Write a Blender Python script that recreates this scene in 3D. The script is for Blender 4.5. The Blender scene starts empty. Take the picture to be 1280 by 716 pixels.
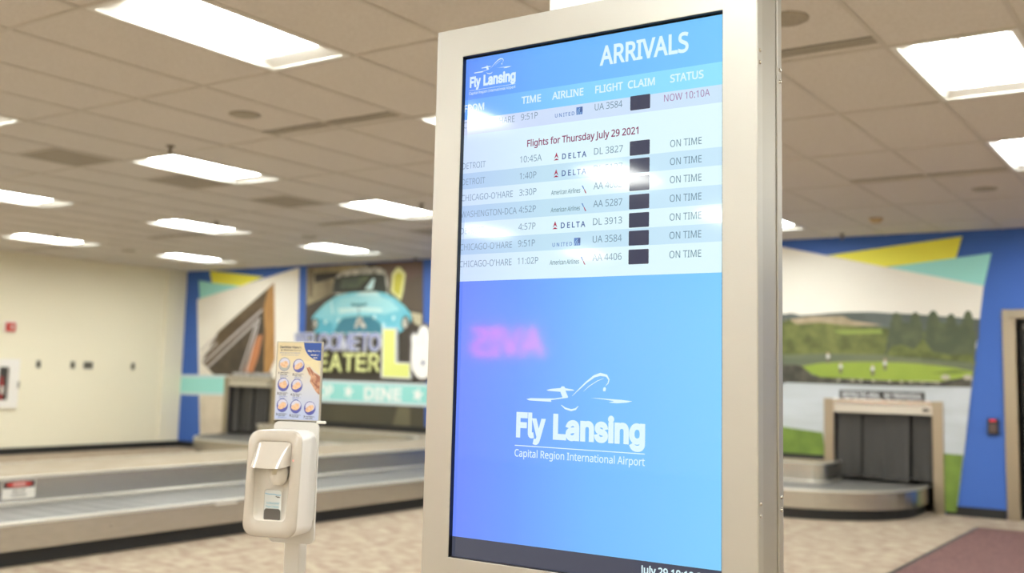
import bpy, bmesh, math, random
from mathutils import Vector, Matrix
random.seed(7)

# ------------------------------------------------------------------ camera, world, exposure
FPX = 1322.955
PITCH, ROLL, YAW = math.radians(6.3057), math.radians(1.3677), math.radians(-34.2836)
PX, PY = 640.0, 358.0 - 36.80
CAM_Z = 1.3926
CEIL = 3.0717
Y_BACK, X_LEFT, X_RIGHT, Y_FRONT = 12.282, -15.398, 4.0, -10.6

cp, sp = math.cos(PITCH), math.sin(PITCH)
FWD = Vector((math.sin(YAW) * cp, math.cos(YAW) * cp, sp))
_r0 = Vector((math.cos(YAW), -math.sin(YAW), 0))
_u0 = _r0.cross(FWD)
RGT = _r0 * math.cos(ROLL) + _u0 * math.sin(ROLL)
UPV = -_r0 * math.sin(ROLL) + _u0 * math.cos(ROLL)
EYE = Vector((0, 0, CAM_Z))

scene = bpy.context.scene
cam_d = bpy.data.cameras.new('camera')
cam = bpy.data.objects.new('camera', cam_d)
scene.collection.objects.link(cam)
m = Matrix.Identity(4)
for i in range(3):
    m[i][0], m[i][1], m[i][2], m[i][3] = RGT[i], UPV[i], -FWD[i], EYE[i]
cam.matrix_world = m
cam_d.sensor_width = 36.0
cam_d.lens = FPX / 1280 * 36.0
cam_d.shift_y = -36.80 / 1280
cam_d.clip_start, cam_d.clip_end = 0.05, 100
cam_d.dof.use_dof = True
cam_d.dof.focus_distance = 2.2
cam_d.dof.aperture_fstop = 2.9
scene.camera = cam

world = bpy.data.worlds.new('world')
scene.world = world
world.use_nodes = True
world.node_tree.nodes['Background'].inputs[0].default_value = (1, .96, .9, 1)
world.node_tree.nodes['Background'].inputs[1].default_value = 0.05

vs = scene.view_settings
vs.view_transform = 'Standard'
vs.look = 'None'
vs.gamma = 1.0
vs.use_curve_mapping = False
vs.exposure = 0.0
LAMP_STRENGTH = 33.0
LAMP_COLOR = (0.95, 0.985, 0.945)

# ------------------------------------------------------------------ helpers
COL = scene.collection
MATS = {}

def lin(c):
    out = []
    for v in c[:3]:
        v = v / 255.0
        out.append(v / 12.92 if v <= 0.04045 else ((v + 0.055) / 1.055) ** 2.4)
    return tuple(out) + (1.0,)

def mat(name, rgb, rough=0.6, metal=0.0, emit=None, estr=1.0, spec=None, noise=None, bump=None, coat=0.0, stretch=None):
    """noise = (scale, second colour, low, high); bump = (scale, strength)"""
    if name in MATS:
        return MATS[name]
    mt = bpy.data.materials.new(name)
    mt.use_nodes = True
    nt = mt.node_tree
    b = nt.nodes['Principled BSDF']
    b.inputs['Base Color'].default_value = lin(rgb)
    b.inputs['Roughness'].default_value = rough
    b.inputs['Metallic'].default_value = metal
    if spec is not None:
        b.inputs['Specular IOR Level'].default_value = spec
    if coat:
        b.inputs['Coat Weight'].default_value = coat
        b.inputs['Coat Roughness'].default_value = 0.08
    if emit is not None:
        b.inputs['Emission Color'].default_value = lin(emit)
        b.inputs['Emission Strength'].default_value = estr
    if noise or bump:
        tc = nt.nodes.new('ShaderNodeTexCoord')
        vec = tc.outputs['Object']
        if stretch:
            mp = nt.nodes.new('ShaderNodeMapping')
            mp.inputs['Scale'].default_value = stretch
            nt.links.new(vec, mp.inputs['Vector'])
            vec = mp.outputs['Vector']
    if noise:
        n = nt.nodes.new('ShaderNodeTexNoise')
        n.inputs['Scale'].default_value = noise[0]
        n.inputs['Detail'].default_value = 6
        nt.links.new(vec, n.inputs['Vector'])
        rp = nt.nodes.new('ShaderNodeValToRGB')
        rp.color_ramp.elements[0].position = noise[2]
        rp.color_ramp.elements[1].position = noise[3]
        rp.color_ramp.elements[0].color = lin(rgb)
        rp.color_ramp.elements[1].color = lin(noise[1])
        nt.links.new(n.outputs['Fac'], rp.inputs['Fac'])
        nt.links.new(rp.outputs['Color'], b.inputs['Base Color'])
    if bump:
        n2 = nt.nodes.new('ShaderNodeTexNoise')
        n2.inputs['Scale'].default_value = bump[0]
        n2.inputs['Detail'].default_value = 4
        nt.links.new(vec, n2.inputs['Vector'])
        bp = nt.nodes.new('ShaderNodeBump')
        bp.inputs['Strength'].default_value = bump[1]
        bp.inputs['Distance'].default_value = 0.01
        nt.links.new(n2.outputs['Fac'], bp.inputs['Height'])
        nt.links.new(bp.outputs['Normal'], b.inputs['Normal'])
    MATS[name] = mt
    return mt

class MB:
    """collects geometry for one mesh object, several materials allowed"""
    def __init__(self):
        self.v, self.f, self.mi, self.mats, self.smooth = [], [], [], [], []

    def _m(self, mt):
        if mt not in self.mats:
            self.mats.append(mt)
        return self.mats.index(mt)

    def face(self, pts, mt, smooth=False):
        n = len(self.v)
        self.v += [tuple(p) for p in pts]
        self.f.append(list(range(n, n + len(pts))))
        self.mi.append(self._m(mt)); self.smooth.append(smooth)

    def grid(self, rows, mt, closed=False, smooth=True, cap=False):
        """rows of equal length points -> quads; closed joins the ends of every row"""
        n0 = len(self.v); k = len(rows[0])
        for r in rows:
            self.v += [tuple(p) for p in r]
        mi = self._m(mt)
        for i in range(len(rows) - 1):
            for j in range(k if closed else k - 1):
                a = n0 + i * k + j; b = n0 + i * k + (j + 1) % k
                self.f.append([a, b, b + k, a + k]); self.mi.append(mi); self.smooth.append(smooth)
        if cap:
            self.f.append([n0 + j for j in range(k)][::-1]); self.mi.append(mi); self.smooth.append(False)
            e = n0 + (len(rows) - 1) * k
            self.f.append([e + j for j in range(k)]); self.mi.append(mi); self.smooth.append(False)

    def box(self, lo, hi, mt, M=None, bev=0.0):
        x0, y0, z0 = lo; x1, y1, z1 = hi
        if bev:
            bm = bmesh.new()
            bmesh.ops.create_cube(bm, size=1)
            for v in bm.verts:
                v.co = Vector(((x0 + x1) / 2 + v.co.x * (x1 - x0), (y0 + y1) / 2 + v.co.y * (y1 - y0), (z0 + z1) / 2 + v.co.z * (z1 - z0)))
            bmesh.ops.bevel(bm, geom=bm.edges[:], offset=bev, segments=2, affect='EDGES', profile=0.5)
            self.bm(bm, mt, M); return
        P = [Vector(p) for p in ((x0, y0, z0), (x1, y0, z0), (x1, y1, z0), (x0, y1, z0), (x0, y0, z1), (x1, y0, z1), (x1, y1, z1), (x0, y1, z1))]
        if M:
            P = [M @ p for p in P]
        n = len(self.v); self.v += [tuple(p) for p in P]; mi = self._m(mt)
        for q in ((0, 3, 2, 1), (4, 5, 6, 7), (0, 1, 5, 4), (1, 2, 6, 5), (2, 3, 7, 6), (3, 0, 4, 7)):
            self.f.append([n + i for i in q]); self.mi.append(mi); self.smooth.append(False)

    def bm(self, bm, mt, M=None, smooth=False):
        n = len(self.v); mi = self._m(mt)
        bm.verts.index_update()
        for v in bm.verts:
            self.v.append(tuple(M @ v.co if M else v.co))
        for f in bm.faces:
            self.f.append([n + v.index for v in f.verts]); self.mi.append(mi); self.smooth.append(smooth)
        bm.free()

    def cyl(self, a, b, r, mt, seg=20, r2=None, cap=True):
        a, b = Vector(a), Vector(b); r2 = r if r2 is None else r2
        ax = (b - a).normalized()
        u = ax.orthogonal().normalized(); w = ax.cross(u)
        ring = lambda c, rr: [c + (u * math.cos(2 * math.pi * i / seg) + w * math.sin(2 * math.pi * i / seg)) * rr for i in range(seg)]
        self.grid([ring(a, r), ring(b, r2)], mt, closed=True, smooth=True, cap=cap)

    def lathe(self, c, prof, mt, seg=28):
        """prof: list of (radius, z) around vertical axis at c"""
        rows = [[(c[0] + r * math.cos(2 * math.pi * i / seg), c[1] + r * math.sin(2 * math.pi * i / seg), c[2] + z) for i in range(seg)] for r, z in prof]
        self.grid(rows, mt, closed=True, smooth=True, cap=True)

    def build(self, name, parent=None, loc=None, rotz=0, cut=None):
        me = bpy.data.meshes.new(name)
        me.from_pydata(self.v, [], self.f)
        for mt in self.mats:
            me.materials.append(mt)
        for p, i, s in zip(me.polygons, self.mi, self.smooth):
            p.material_index = i; p.use_smooth = s
        bm = bmesh.new(); bm.from_mesh(me)
        big = [f for f in bm.faces if len(f.verts) > 4]
        if big:
            bmesh.ops.triangulate(bm, faces=big)
        if cut:          # leave a rectangular opening in flat wall artwork: x0, x1, z1
            for co, no in (((cut[0], 0, 0), (1, 0, 0)), ((cut[1], 0, 0), (1, 0, 0)), ((0, 0, cut[2]), (0, 0, 1))):
                bmesh.ops.bisect_plane(bm, geom=bm.verts[:] + bm.edges[:] + bm.faces[:], plane_co=co, plane_no=no)
            gone = [f for f in bm.faces if cut[0] < f.calc_center_median().x < cut[1] and f.calc_center_median().z < cut[2]]
            bmesh.ops.delete(bm, geom=gone, context='FACES')
        bm.to_mesh(me); bm.free()
        me.update()
        o = bpy.data.objects.new(name, me)
        COL.objects.link(o)
        if parent:
            o.parent = parent
        if loc:
            o.location = loc
        if rotz:
            o.rotation_euler = (0, 0, rotz)
        return o

def tag(o, label=None, cat=None, group=None, kind=None):
    if label: o['label'] = label
    if cat: o['category'] = cat
    if group: o['group'] = group
    if kind: o['kind'] = kind
    return o

def empty(name, loc, label, cat, group=None, rotz=0):
    o = bpy.data.objects.new(name, None)
    COL.objects.link(o)
    o.location = loc; o.rotation_euler = (0, 0, rotz)
    o.empty_display_size = 0.1
    return tag(o, label, cat, group)

def struct(mb, name):
    return tag(mb.build(name), kind='structure')

def copy_tree(o, parent=None):
    c = o.copy(); COL.objects.link(c)
    if parent: c.parent = parent
    for ch in [x for x in bpy.data.objects if x.parent == o]:
        copy_tree(ch, c)
    return c

# where the line of sight through an image point meets a vertical plane of the hall
def sight(x, y):
    return FWD + RGT * ((x - PX) / FPX) - UPV * ((y - PY) / FPX)

def on_back(x, y):
    d = sight(x, y); t = Y_BACK / d.y
    return (d.x * t, CAM_Z + d.z * t)

def on_left(x, y):
    d = sight(x, y); t = X_LEFT / d.x
    return (d.y * t, CAM_Z + d.z * t)

# ---- lettering: outlines of two plain alphabets (per line: sign, advance | closed outlines, thousandths of the size)
ALPHABET_TEXT = """A 429|0,0 187,482 242,482 428,0 366,0 308,148 118,148 61,0|138,202 290,202 236,347 234,355 230,367 225,381 221,396 217,409 214,419 209,399 203,378 197,361 193,347
B 437|65,0 65,480 202,480 257,477 303,468 338,453 364,431 379,400 384,361 378,322 361,290 332,268 293,255 293,251 322,244 348,234 369,218 386,197 397,170 400,136 395,96 380,63 356,36 322,16 282,4 234,0|126,275 214,275 251,278 279,284 299,295 316,320 322,354 315,388 294,411 272,420 242,426 205,428 126,428|126,51 222,51 261,54 290,62 311,76 330,105 336,141 329,175 310,202 288,215 257,222 218,225 126,225
C 424|261,-7 215,-3 174,7 139,24 109,46 85,75 65,109 52,149 44,192 41,240 44,287 53,330 67,368 88,403 114,431 146,455 183,472 225,483 271,486 320,483 364,474 404,458 379,407 356,417 330,425 302,431 271,433 223,427 182,410 149,381 124,343 110,296 105,240 109,184 123,137 146,98 178,69 219,52 270,46 301,48 330,52 358,58 385,65 385,13 358,4 329,-2 298,-6
D 490|65,0 65,480 213,480 259,477 301,468 338,453 371,432 398,406 420,374 436,336 446,293 449,244 442,170 420,109 383,61 333,27 272,7 199,0|126,52 191,52 299,73 364,136 385,242 380,301 364,348 338,383 302,408 258,423 204,428 126,428
E 373|65,0 65,480 333,480 333,426 126,426 126,277 321,277 321,224 126,224 126,53 333,53 333,0
F 349|65,0 65,480 333,480 333,426 126,426 126,257 320,257 320,203 126,203 126,0
G 489|271,-7 224,-3 182,7 145,23 114,46 88,74 67,108 53,148 44,191 41,240 44,288 54,331 71,370 93,404 121,433 155,456 195,473 240,483 289,486 329,484 366,479 400,470 433,458 410,406 383,416 352,425 320,431 286,433 233,427 188,410 152,381 125,343 109,296 104,240 106,203 112,169 123,139 137,112 157,89 181,70 210,57 245,48 285,46 314,47 338,49 360,53 379,57 379,199 273,199 273,253 439,253 439,18 413,10 387,4 361,-1 333,-4 303,-6
H 498|65,0 65,480 126,480 126,277 371,277 371,480 432,480 432,0 371,0 371,224 126,224 126,0
I 228|27,0 27,35 83,48 83,431 27,445 27,480 200,480 200,445 144,431 144,48 200,35 200,0
J 183|-3,-128 -18,-127 -31,-125 -42,-122 -52,-119 -52,-68 -41,-70 -30,-73 -17,-74 -4,-75 12,-73 28,-68 42,-59 52,-44 59,-24 62,3 62,480 122,480 122,7 118,-35 107,-69 88,-95 63,-113 32,-124
K 416|65,0 65,480 126,480 126,243 167,289 208,334 338,480 408,480 218,271 416,0 345,0 175,229 126,186 126,0
L 352|65,0 65,480 126,480 126,54 335,54 335,0
M 609|65,0 65,480 154,480 302,87 305,87 455,480 544,480 544,0 484,0 484,295 485,330 486,364 487,395 489,420 486,420 326,0 277,0 119,420 116,420 118,396 120,364 121,328 121,291 121,0
N 510|65,0 65,480 135,480 391,83 394,83 392,115 390,162 389,186 389,209 389,480 445,480 445,0 375,0 118,398 116,398 117,372 119,340 120,304 121,268 121,0
O 525|263,-7 216,-3 174,7 139,24 109,48 84,76 65,111 52,150 44,193 41,241 44,288 52,331 65,370 84,404 109,433 139,456 174,473 216,483 263,487 309,484 349,473 384,456 414,433 439,405 458,370 472,331 481,288 484,240 481,193 472,150 458,110 439,76 414,47 384,24 349,7 308,-3|263,46 312,51 352,69 382,98 403,137 416,184 420,240 416,297 403,344 382,382 352,411 313,428 263,434 214,428 174,411 143,382 122,344 109,297 105,240 109,184 122,137 143,98 173,69 213,51
P 406|65,0 65,480 192,480 249,475 295,463 329,443 353,415 367,380 372,338 368,300 354,264 340,243 320,224 294,208 263,196 225,189 181,187 126,187 126,0|126,238 174,238 216,241 250,248 276,261 295,279 306,304 310,336 302,376 280,405 257,418 225,425 187,428 126,428
Q 525|372,-114 279,-6 274,-7 270,-7 263,-7 216,-3 174,7 139,24 109,48 84,76 65,111 52,150 44,193 41,241 44,288 52,331 65,370 84,404 109,433 139,456 174,473 216,483 263,487 309,484 349,473 384,456 414,433 439,405 458,370 472,331 481,288 484,240 480,185 468,135 448,91 421,54 386,25 344,5 459,-114|263,46 312,51 352,69 382,98 403,137 416,184 420,240 416,297 403,344 382,382 352,411 313,428 263,434 214,428 174,411 143,382 122,344 109,297 105,240 109,184 122,137 143,98 173,69 213,51
R 418|65,0 65,480 197,480 252,476 296,464 329,446 353,419 367,385 372,343 369,308 358,279 342,256 322,239 300,225 276,215 408,0 337,0 221,198 126,198 126,0|126,249 197,249 233,252 261,259 283,272 303,301 310,340 303,381 281,407 259,418 230,425 194,427 126,427
S 369|166,-7 127,-5 91,-1 60,7 34,16 34,74 61,64 94,54 131,48 169,46 201,48 228,55 249,66 270,91 277,123 274,145 267,163 253,178 232,192 203,207 164,222 126,238 96,256 72,276 54,300 44,329 40,364 45,400 60,429 83,454 114,471 138,480 165,485 193,486 231,484 266,479 297,470 326,459 307,408 281,418 253,426 223,431 192,433 153,428 124,414 107,392 101,363 104,341 111,323 125,308 144,294 171,281 206,267 245,251 278,233 303,214 322,191 333,163 337,128 332,89 317,56 291,29 256,9 215,-3
T 373|156,0 156,426 7,426 7,480 366,480 366,426 217,426 217,0
U 491|243,-7 188,-1 143,15 107,42 81,78 66,121 60,171 60,480 121,480 121,169 124,133 135,102 152,78 176,60 208,49 246,46 286,50 317,61 341,80 357,106 367,135 370,169 370,480 430,480 430,169 428,137 421,107 410,80 394,55 373,34 348,16 318,4 283,-4
V 403|171,0 0,480 63,480 171,172 181,143 189,117 196,91 201,67 207,91 214,117 222,144 232,173 339,480 403,480 232,0
W 625|135,0 8,480 71,480 146,187 153,156 160,127 165,99 169,73 173,100 179,130 186,160 194,190 279,480 341,480 429,188 438,157 445,127 451,98 455,73 459,98 465,127 471,156 479,187 553,480 616,480 488,0 427,0 334,314 323,353 318,372 314,388 310,409 308,395 303,372 295,343 287,312 196,0
X 394|3,0 162,250 13,480 80,480 197,291 316,480 379,480 231,251 391,0 322,0 195,208 66,0
Y 380|160,0 160,183 0,480 66,480 190,244 315,480 380,480 220,186 220,0
Z 384|26,0 26,46 278,426 34,426 34,480 351,480 351,434 99,54 358,54 358,0
a 377|144,-7 114,-4 86,5 63,19 45,40 34,67 31,100 36,133 50,161 73,183 106,200 150,210 203,215 265,217 265,238 260,277 245,301 222,314 190,318 163,316 136,310 112,301 89,291 71,335 96,347 126,357 159,364 193,366 233,363 266,353 291,337 308,314 319,283 322,245 322,0 279,0 268,51 265,51 241,25 216,7 185,-3|158,41 200,47 234,66 251,86 261,112 264,144 264,176 211,174 171,170 140,163 118,152 98,130 92,99 97,73 110,55 132,44
b 413|228,-7 189,-3 158,9 134,26 116,46 111,46 99,0 57,0 57,510 116,510 116,386 116,364 115,344 114,326 113,312 116,312 134,333 158,351 189,362 228,366 269,361 305,345 335,319 358,283 372,237 376,180 372,123 358,77 335,40 305,14 269,-1|219,42 248,46 273,58 291,78 304,105 312,139 315,181 304,256 272,302 218,317 183,313 157,302 138,284 126,258 119,224 116,182 116,179 119,138 126,105 138,78 157,58 184,46
c 322|201,-7 171,-5 143,2 117,13 93,28 74,48 58,73 46,103 39,138 37,178 39,220 47,256 59,286 76,311 96,332 119,347 146,358 174,365 206,367 233,365 259,361 282,355 300,347 282,298 265,304 244,310 224,314 204,315 145,300 110,254 98,179 101,139 110,105 124,79 144,60 170,48 201,44 229,46 253,50 274,57 294,65 294,13 275,4 254,-2 230,-5
d 413|185,-7 143,-2 107,14 77,40 55,76 41,123 37,179 41,236 55,283 78,319 108,346 144,361 185,367 223,363 254,351 278,334 297,314 301,314 299,339 297,355 297,367 297,510 356,510 356,0 308,0 300,48 297,48 278,27 254,9 223,-3|194,42 228,46 255,56 274,74 287,98 295,129 298,168 298,179 295,220 288,254 275,282 256,302 229,314 193,318 164,313 140,301 122,280 109,252 101,218 98,178 101,138 109,105 122,78 141,58 165,46
e 379|210,-7 177,-4 147,3 120,14 96,30 75,51 59,76 47,106 39,140 37,177 39,215 46,249 57,279 72,305 90,326 112,344 138,357 166,364 196,367 226,364 252,358 276,347 305,322 327,290 337,264 343,235 345,204 345,169 98,169 102,131 113,100 129,76 152,58 180,47 213,44 245,45 274,50 301,58 328,69 328,17 301,6 274,-1 245,-5|99,216 283,216 277,257 262,290 234,311 195,318 158,312 129,291 114,271 105,245
f 231|73,0 73,314 10,314 10,342 73,362 73,383 77,425 87,458 104,483 127,500 156,510 190,514 211,513 229,510 246,506 260,502 244,455 233,459 220,462 205,465 191,465 165,460 147,446 136,420 132,383 132,360 223,360 223,314 132,314 132,0
g 413|195,-161 145,-159 102,-151 65,-138 65,-84 103,-100 148,-109 198,-112 240,-105 271,-85 291,-53 298,-11 298,3 298,13 298,27 299,39 300,48 297,48 268,17 231,-1 185,-7 142,-1 106,15 76,42 54,79 41,125 37,179 41,233 54,278 76,316 106,344 142,361 185,367 219,363 249,353 275,336 298,312 301,312 309,360 356,360 356,-6 352,-53 338,-92 317,-122 286,-144 245,-157|194,42 227,45 253,55 273,71 287,94 295,126 298,165 298,179 295,224 287,259 273,285 252,303 226,313 193,317 153,308 123,281 109,254 101,220 98,179 101,138 109,104 123,77 153,50
h 415|57,0 57,510 116,510 116,361 115,335 113,310 117,310 137,334 164,352 195,362 229,366 269,363 302,352 328,335 346,310 357,276 361,234 361,0 302,0 302,230 293,278 266,307 222,317 186,313 158,302 139,283 126,257 119,225 116,186 116,0
i 173|87,420 74,422 62,429 55,441 52,457 55,474 62,486 74,493 87,495 100,493 111,486 119,474 122,457 119,441 111,429 100,422|57,0 57,360 116,360 116,0
j 173|87,420 74,422 62,429 55,441 52,457 55,474 62,486 74,493 87,495 100,493 111,486 119,474 122,457 119,441 111,429 100,422|15,-161 -1,-161 -15,-159 -27,-156 -37,-153 -37,-105 -27,-108 -16,-110 -5,-112 7,-112 27,-109 43,-100 54,-83 57,-56 57,360 116,360 116,-54 113,-85 105,-111 92,-133 73,-148 47,-158
k 359|57,0 57,510 116,510 116,244 115,231 115,216 114,199 113,185 116,185 128,201 144,221 152,231 158,238 273,360 343,360 197,206 353,0 281,0 156,168 116,132 116,0
l 173|57,0 57,510 116,510 116,0
m 628|57,0 57,360 105,360 113,311 117,311 137,336 162,353 192,363 223,367 273,360 310,340 333,306 336,306 358,333 386,352 418,363 452,367 489,363 520,353 543,335 560,310 570,277 574,234 574,0 515,0 515,232 507,279 483,308 442,317 410,314 385,304 367,287 355,264 347,234 345,199 345,0 286,0 286,232 278,279 253,308 212,317 180,313 155,302 137,283 125,258 118,226 116,187 116,0
n 415|57,0 57,360 105,360 113,311 117,311 138,336 165,353 197,363 230,367 270,363 302,353 328,335 346,310 357,277 361,234 361,0 302,0 302,230 293,278 266,307 222,317 186,313 158,302 139,283 126,258 119,226 116,187 116,0
o 406|202,-7 172,-4 143,3 117,15 94,32 75,53 58,79 46,109 39,143 37,181 42,236 57,282 82,318 116,345 156,361 204,367 236,364 264,357 290,345 314,328 333,307 349,282 361,252 368,218 370,181 365,126 350,79 325,42 291,15 250,-1|203,42 237,46 263,59 283,80 298,107 306,141 309,181 306,220 298,253 283,281 263,301 236,313 203,317 169,313 143,301 123,281 109,253 101,220 98,181 101,141 109,107 123,80 143,59 170,46
p 413|57,-161 57,360 105,360 113,311 116,311 135,333 158,351 189,363 228,367 270,362 305,346 335,320 358,284 372,238 376,181 372,124 358,78 335,41 305,14 269,-1 228,-7 190,-3 159,9 135,26 116,46 112,46 113,33 115,17 116,1 116,-13 116,-161|219,42 249,47 273,60 291,82 305,110 312,143 315,181 312,220 304,253 291,280 272,301 248,313 218,317 185,314 159,303 140,286 127,262 119,231 116,192 116,181 119,140 126,106 138,78 157,58 184,46
q 413|297,-161 297,-7 297,6 298,21 299,36 300,48 296,48 278,27 254,9 222,-3 183,-7 143,-2 107,14 78,40 55,76 41,123 37,179 42,236 55,283 78,319 108,346 144,361 185,367 224,363 255,351 279,333 298,311 300,311 309,360 356,360 356,-161|195,42 228,46 255,56 274,73 287,97 295,128 298,167 298,179 295,221 287,255 275,282 256,302 228,314 193,318 164,313 140,301 122,280 108,252 101,218 98,178 101,139 109,105 122,78 141,58 165,46
r 277|57,0 57,360 105,360 112,294 115,294 135,322 160,345 190,361 225,367 235,366 247,366 258,364 267,363 260,308 251,310 241,312 231,313 221,313 194,309 169,298 147,280 131,256 120,226 116,192 116,0
s 322|148,-7 113,-5 83,-1 57,7 35,16 35,70 59,60 87,50 118,43 149,41 188,45 214,55 229,72 234,94 233,107 227,118 217,129 200,140 177,151 146,164 113,177 86,191 64,206 48,223 38,244 34,271 44,312 72,342 99,356 132,364 169,367 201,365 231,360 258,353 284,343 264,296 241,304 216,312 191,317 165,318 133,315 110,307 95,293 91,275 93,261 99,249 111,239 129,229 152,219 183,206 215,193 242,180 263,165 279,147 288,126 291,99 287,67 274,41 253,20 224,5 189,-4
t 242|167,-7 140,-4 115,3 94,16 77,37 65,66 62,105 62,314 11,314 11,343 62,366 86,443 121,443 121,360 225,360 225,314 121,314 121,106 125,77 137,57 155,46 177,42 191,42 205,44 218,46 228,49 228,4 216,0 201,-4 184,-6
u 415|184,-7 144,-3 111,7 86,25 68,49 57,83 53,124 53,360 113,360 113,128 122,81 148,52 193,42 229,46 256,57 276,76 289,102 296,134 299,173 299,360 358,360 358,0 310,0 301,48 298,48 277,23 250,6 218,-3
v 341|136,0 0,360 63,360 140,148 145,132 151,115 157,97 162,80 166,65 169,52 171,52 175,65 179,81 184,98 190,116 201,148 278,360 341,360 204,0
w 528|106,1 7,361 69,361 118,169 125,140 132,110 138,83 142,61 144,61 151,89 155,107 159,125 164,142 169,158 232,361 297,361 359,158 366,134 373,108 379,83 383,62 385,62 389,82 395,108 402,138 410,169 460,361 520,361 420,1 351,1 289,203 281,231 274,258 265,299 262,299 258,281 253,258 246,231 238,203 173,1
x 355|12,0 142,184 18,360 85,360 178,224 270,360 336,360 212,184 343,0 276,0 178,144 79,0
y 343|56,-161 41,-161 28,-160 17,-158 7,-156 7,-109 16,-110 25,-111 36,-112 47,-113 75,-108 97,-95 114,-75 127,-49 146,-1 1,360 64,360 142,155 151,129 160,104 167,80 172,57 175,57 180,76 187,101 196,128 206,156 279,360 343,360 187,-50 174,-81 157,-108 139,-131 116,-148 89,-158
z 316|26,0 26,39 220,314 38,314 38,360 285,360 285,316 94,46 289,46 289,0
0 384|191,-7 142,1 102,22 72,59 50,108 37,169 33,240 35,290 40,334 49,373 61,407 78,435 99,458 125,474 156,484 191,487 241,480 281,458 312,422 334,373 347,313 351,240 349,191 344,147 335,108 322,74 305,45 284,23 258,6 227,-3|191,44 224,49 249,65 268,92 281,130 289,180 291,240 289,300 281,349 268,388 249,415 224,431 191,437 159,431 133,415 115,388 102,349 95,300 92,240 95,180 102,131 115,93 133,65 159,49
1 384|181,0 181,335 181,361 181,381 182,399 183,418 173,408 164,400 142,381 91,339 60,379 189,480 238,480 238,0
2 384|32,0 32,49 158,176 181,199 201,221 219,240 241,268 257,296 266,324 269,355 263,390 246,415 219,431 185,436 152,433 123,424 96,409 69,390 38,430 68,452 102,470 128,479 155,484 185,486 226,482 262,471 291,452 312,427 325,396 330,359 326,322 314,288 296,256 271,224 252,202 230,179 207,155 107,56 107,54 349,54 349,0
3 384|162,-7 126,-5 92,-1 60,7 30,19 30,75 62,61 95,51 130,45 163,43 202,46 233,54 256,68 277,98 284,138 275,176 249,202 222,213 189,220 150,222 103,222 103,273 150,273 187,275 217,284 240,298 263,326 271,363 265,394 247,417 219,432 183,437 147,434 117,425 89,412 62,396 33,437 62,455 96,471 123,480 152,485 183,486 229,483 266,471 294,453 315,428 327,400 331,367 328,337 319,312 304,290 284,274 260,261 232,253 232,250 267,243 296,231 318,214 333,192 343,166 346,136 341,97 326,62 302,33 266,11 237,1 202,-5
4 384|244,0 244,109 14,109 14,159 240,482 301,482 301,162 371,162 371,109 301,109 301,0|72,162 244,162 244,313 244,345 245,372 246,396 247,419 244,419 238,406 231,392 223,378 216,367
5 384|167,-7 131,-5 97,0 67,8 42,19 42,75 69,62 101,52 135,46 167,44 200,46 229,55 253,69 271,89 282,115 285,147 278,189 257,219 234,233 203,242 165,244 145,244 122,241 100,238 83,234 54,253 72,480 312,480 312,426 122,426 111,287 124,289 142,291 162,293 185,294 231,290 270,278 302,257 326,229 341,195 346,153 341,107 325,68 299,36 263,12 219,-2
6 384|200,-7 171,-4 143,3 118,16 95,34 75,57 59,86 47,120 39,160 37,205 38,239 41,273 46,307 54,339 65,369 79,397 97,423 119,444 146,462 177,475 214,484 257,486 271,486 288,485 303,483 316,480 316,430 303,433 288,436 273,437 258,438 215,434 181,422 153,404 132,380 117,351 106,318 100,282 96,244 100,244 119,266 143,284 174,296 214,300 253,296 286,283 314,262 336,233 348,197 353,154 348,108 334,69 311,36 281,12 244,-2|199,43 238,50 268,70 283,92 291,120 294,154 288,195 271,227 242,247 201,254 172,251 146,241 126,226 110,208 100,187 97,166 100,137 108,108 122,82 142,61 168,48
7 384|91,0 288,426 30,426 30,480 351,480 351,434 156,0
8 384|193,-7 146,-3 106,8 75,27 51,53 38,85 33,122 36,153 47,179 63,202 83,221 107,237 132,251 100,273 73,299 54,332 48,372 53,406 67,434 89,456 118,473 153,483 191,486 231,483 265,473 295,457 317,434 331,406 335,371 332,344 323,321 308,301 289,283 268,268 244,254 272,239 298,222 319,203 336,181 347,155 351,124 346,87 332,55 308,29 276,9 238,-3|194,277 226,293 253,312 271,337 277,369 271,399 253,421 226,434 191,439 157,434 130,421 112,399 106,369 109,347 118,328 132,312 150,299 171,288|192,40 235,46 267,63 286,90 293,124 286,156 265,182 245,196 221,210 192,222 181,226 154,213 132,199 114,183 96,155 91,122 97,90 116,63 147,46
9 384|129,-7 114,-6 98,-5 82,-3 69,0 69,50 96,44 128,42 171,46 205,57 233,75 254,99 269,128 280,161 286,197 289,235 285,235 267,214 243,196 211,183 171,179 133,184 99,196 72,217 50,246 38,282 34,324 36,356 42,385 53,411 76,443 106,467 130,478 157,484 187,486 216,484 244,476 269,463 292,445 312,422 328,393 340,359 347,320 349,275 348,240 345,206 340,173 332,141 322,110 307,82 289,57 267,35 240,17 208,4 171,-4|184,226 214,229 240,239 261,254 276,272 286,292 289,314 287,342 278,371 264,397 244,418 218,432 187,437 149,430 119,409 104,387 95,359 92,325 98,284 115,252 143,232
: 180|89,278 74,281 60,289 51,303 48,324 51,345 60,359 74,367 89,369 106,367 119,359 129,345 132,324 129,303 119,289 106,281|89,-9 74,-7 60,1 51,15 48,36 51,57 60,71 74,79 89,81 106,79 119,71 129,57 132,36 129,15 119,1 106,-7
- 216|27,154 27,206 189,206 189,154
' 151|57,306 44,480 107,480 94,306
! 181|71,135 54,480 126,480 109,135|90,-9 74,-7 60,1 51,15 48,36 51,57 60,71 74,79 90,81 106,79 119,71 129,57 132,36 129,15 119,1 106,-7
. 180|89,-9 74,-7 60,1 51,15 48,36 51,57 60,71 74,79 89,81 106,79 119,71 129,57 132,36 129,15 119,1 106,-7
  175|"""
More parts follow.
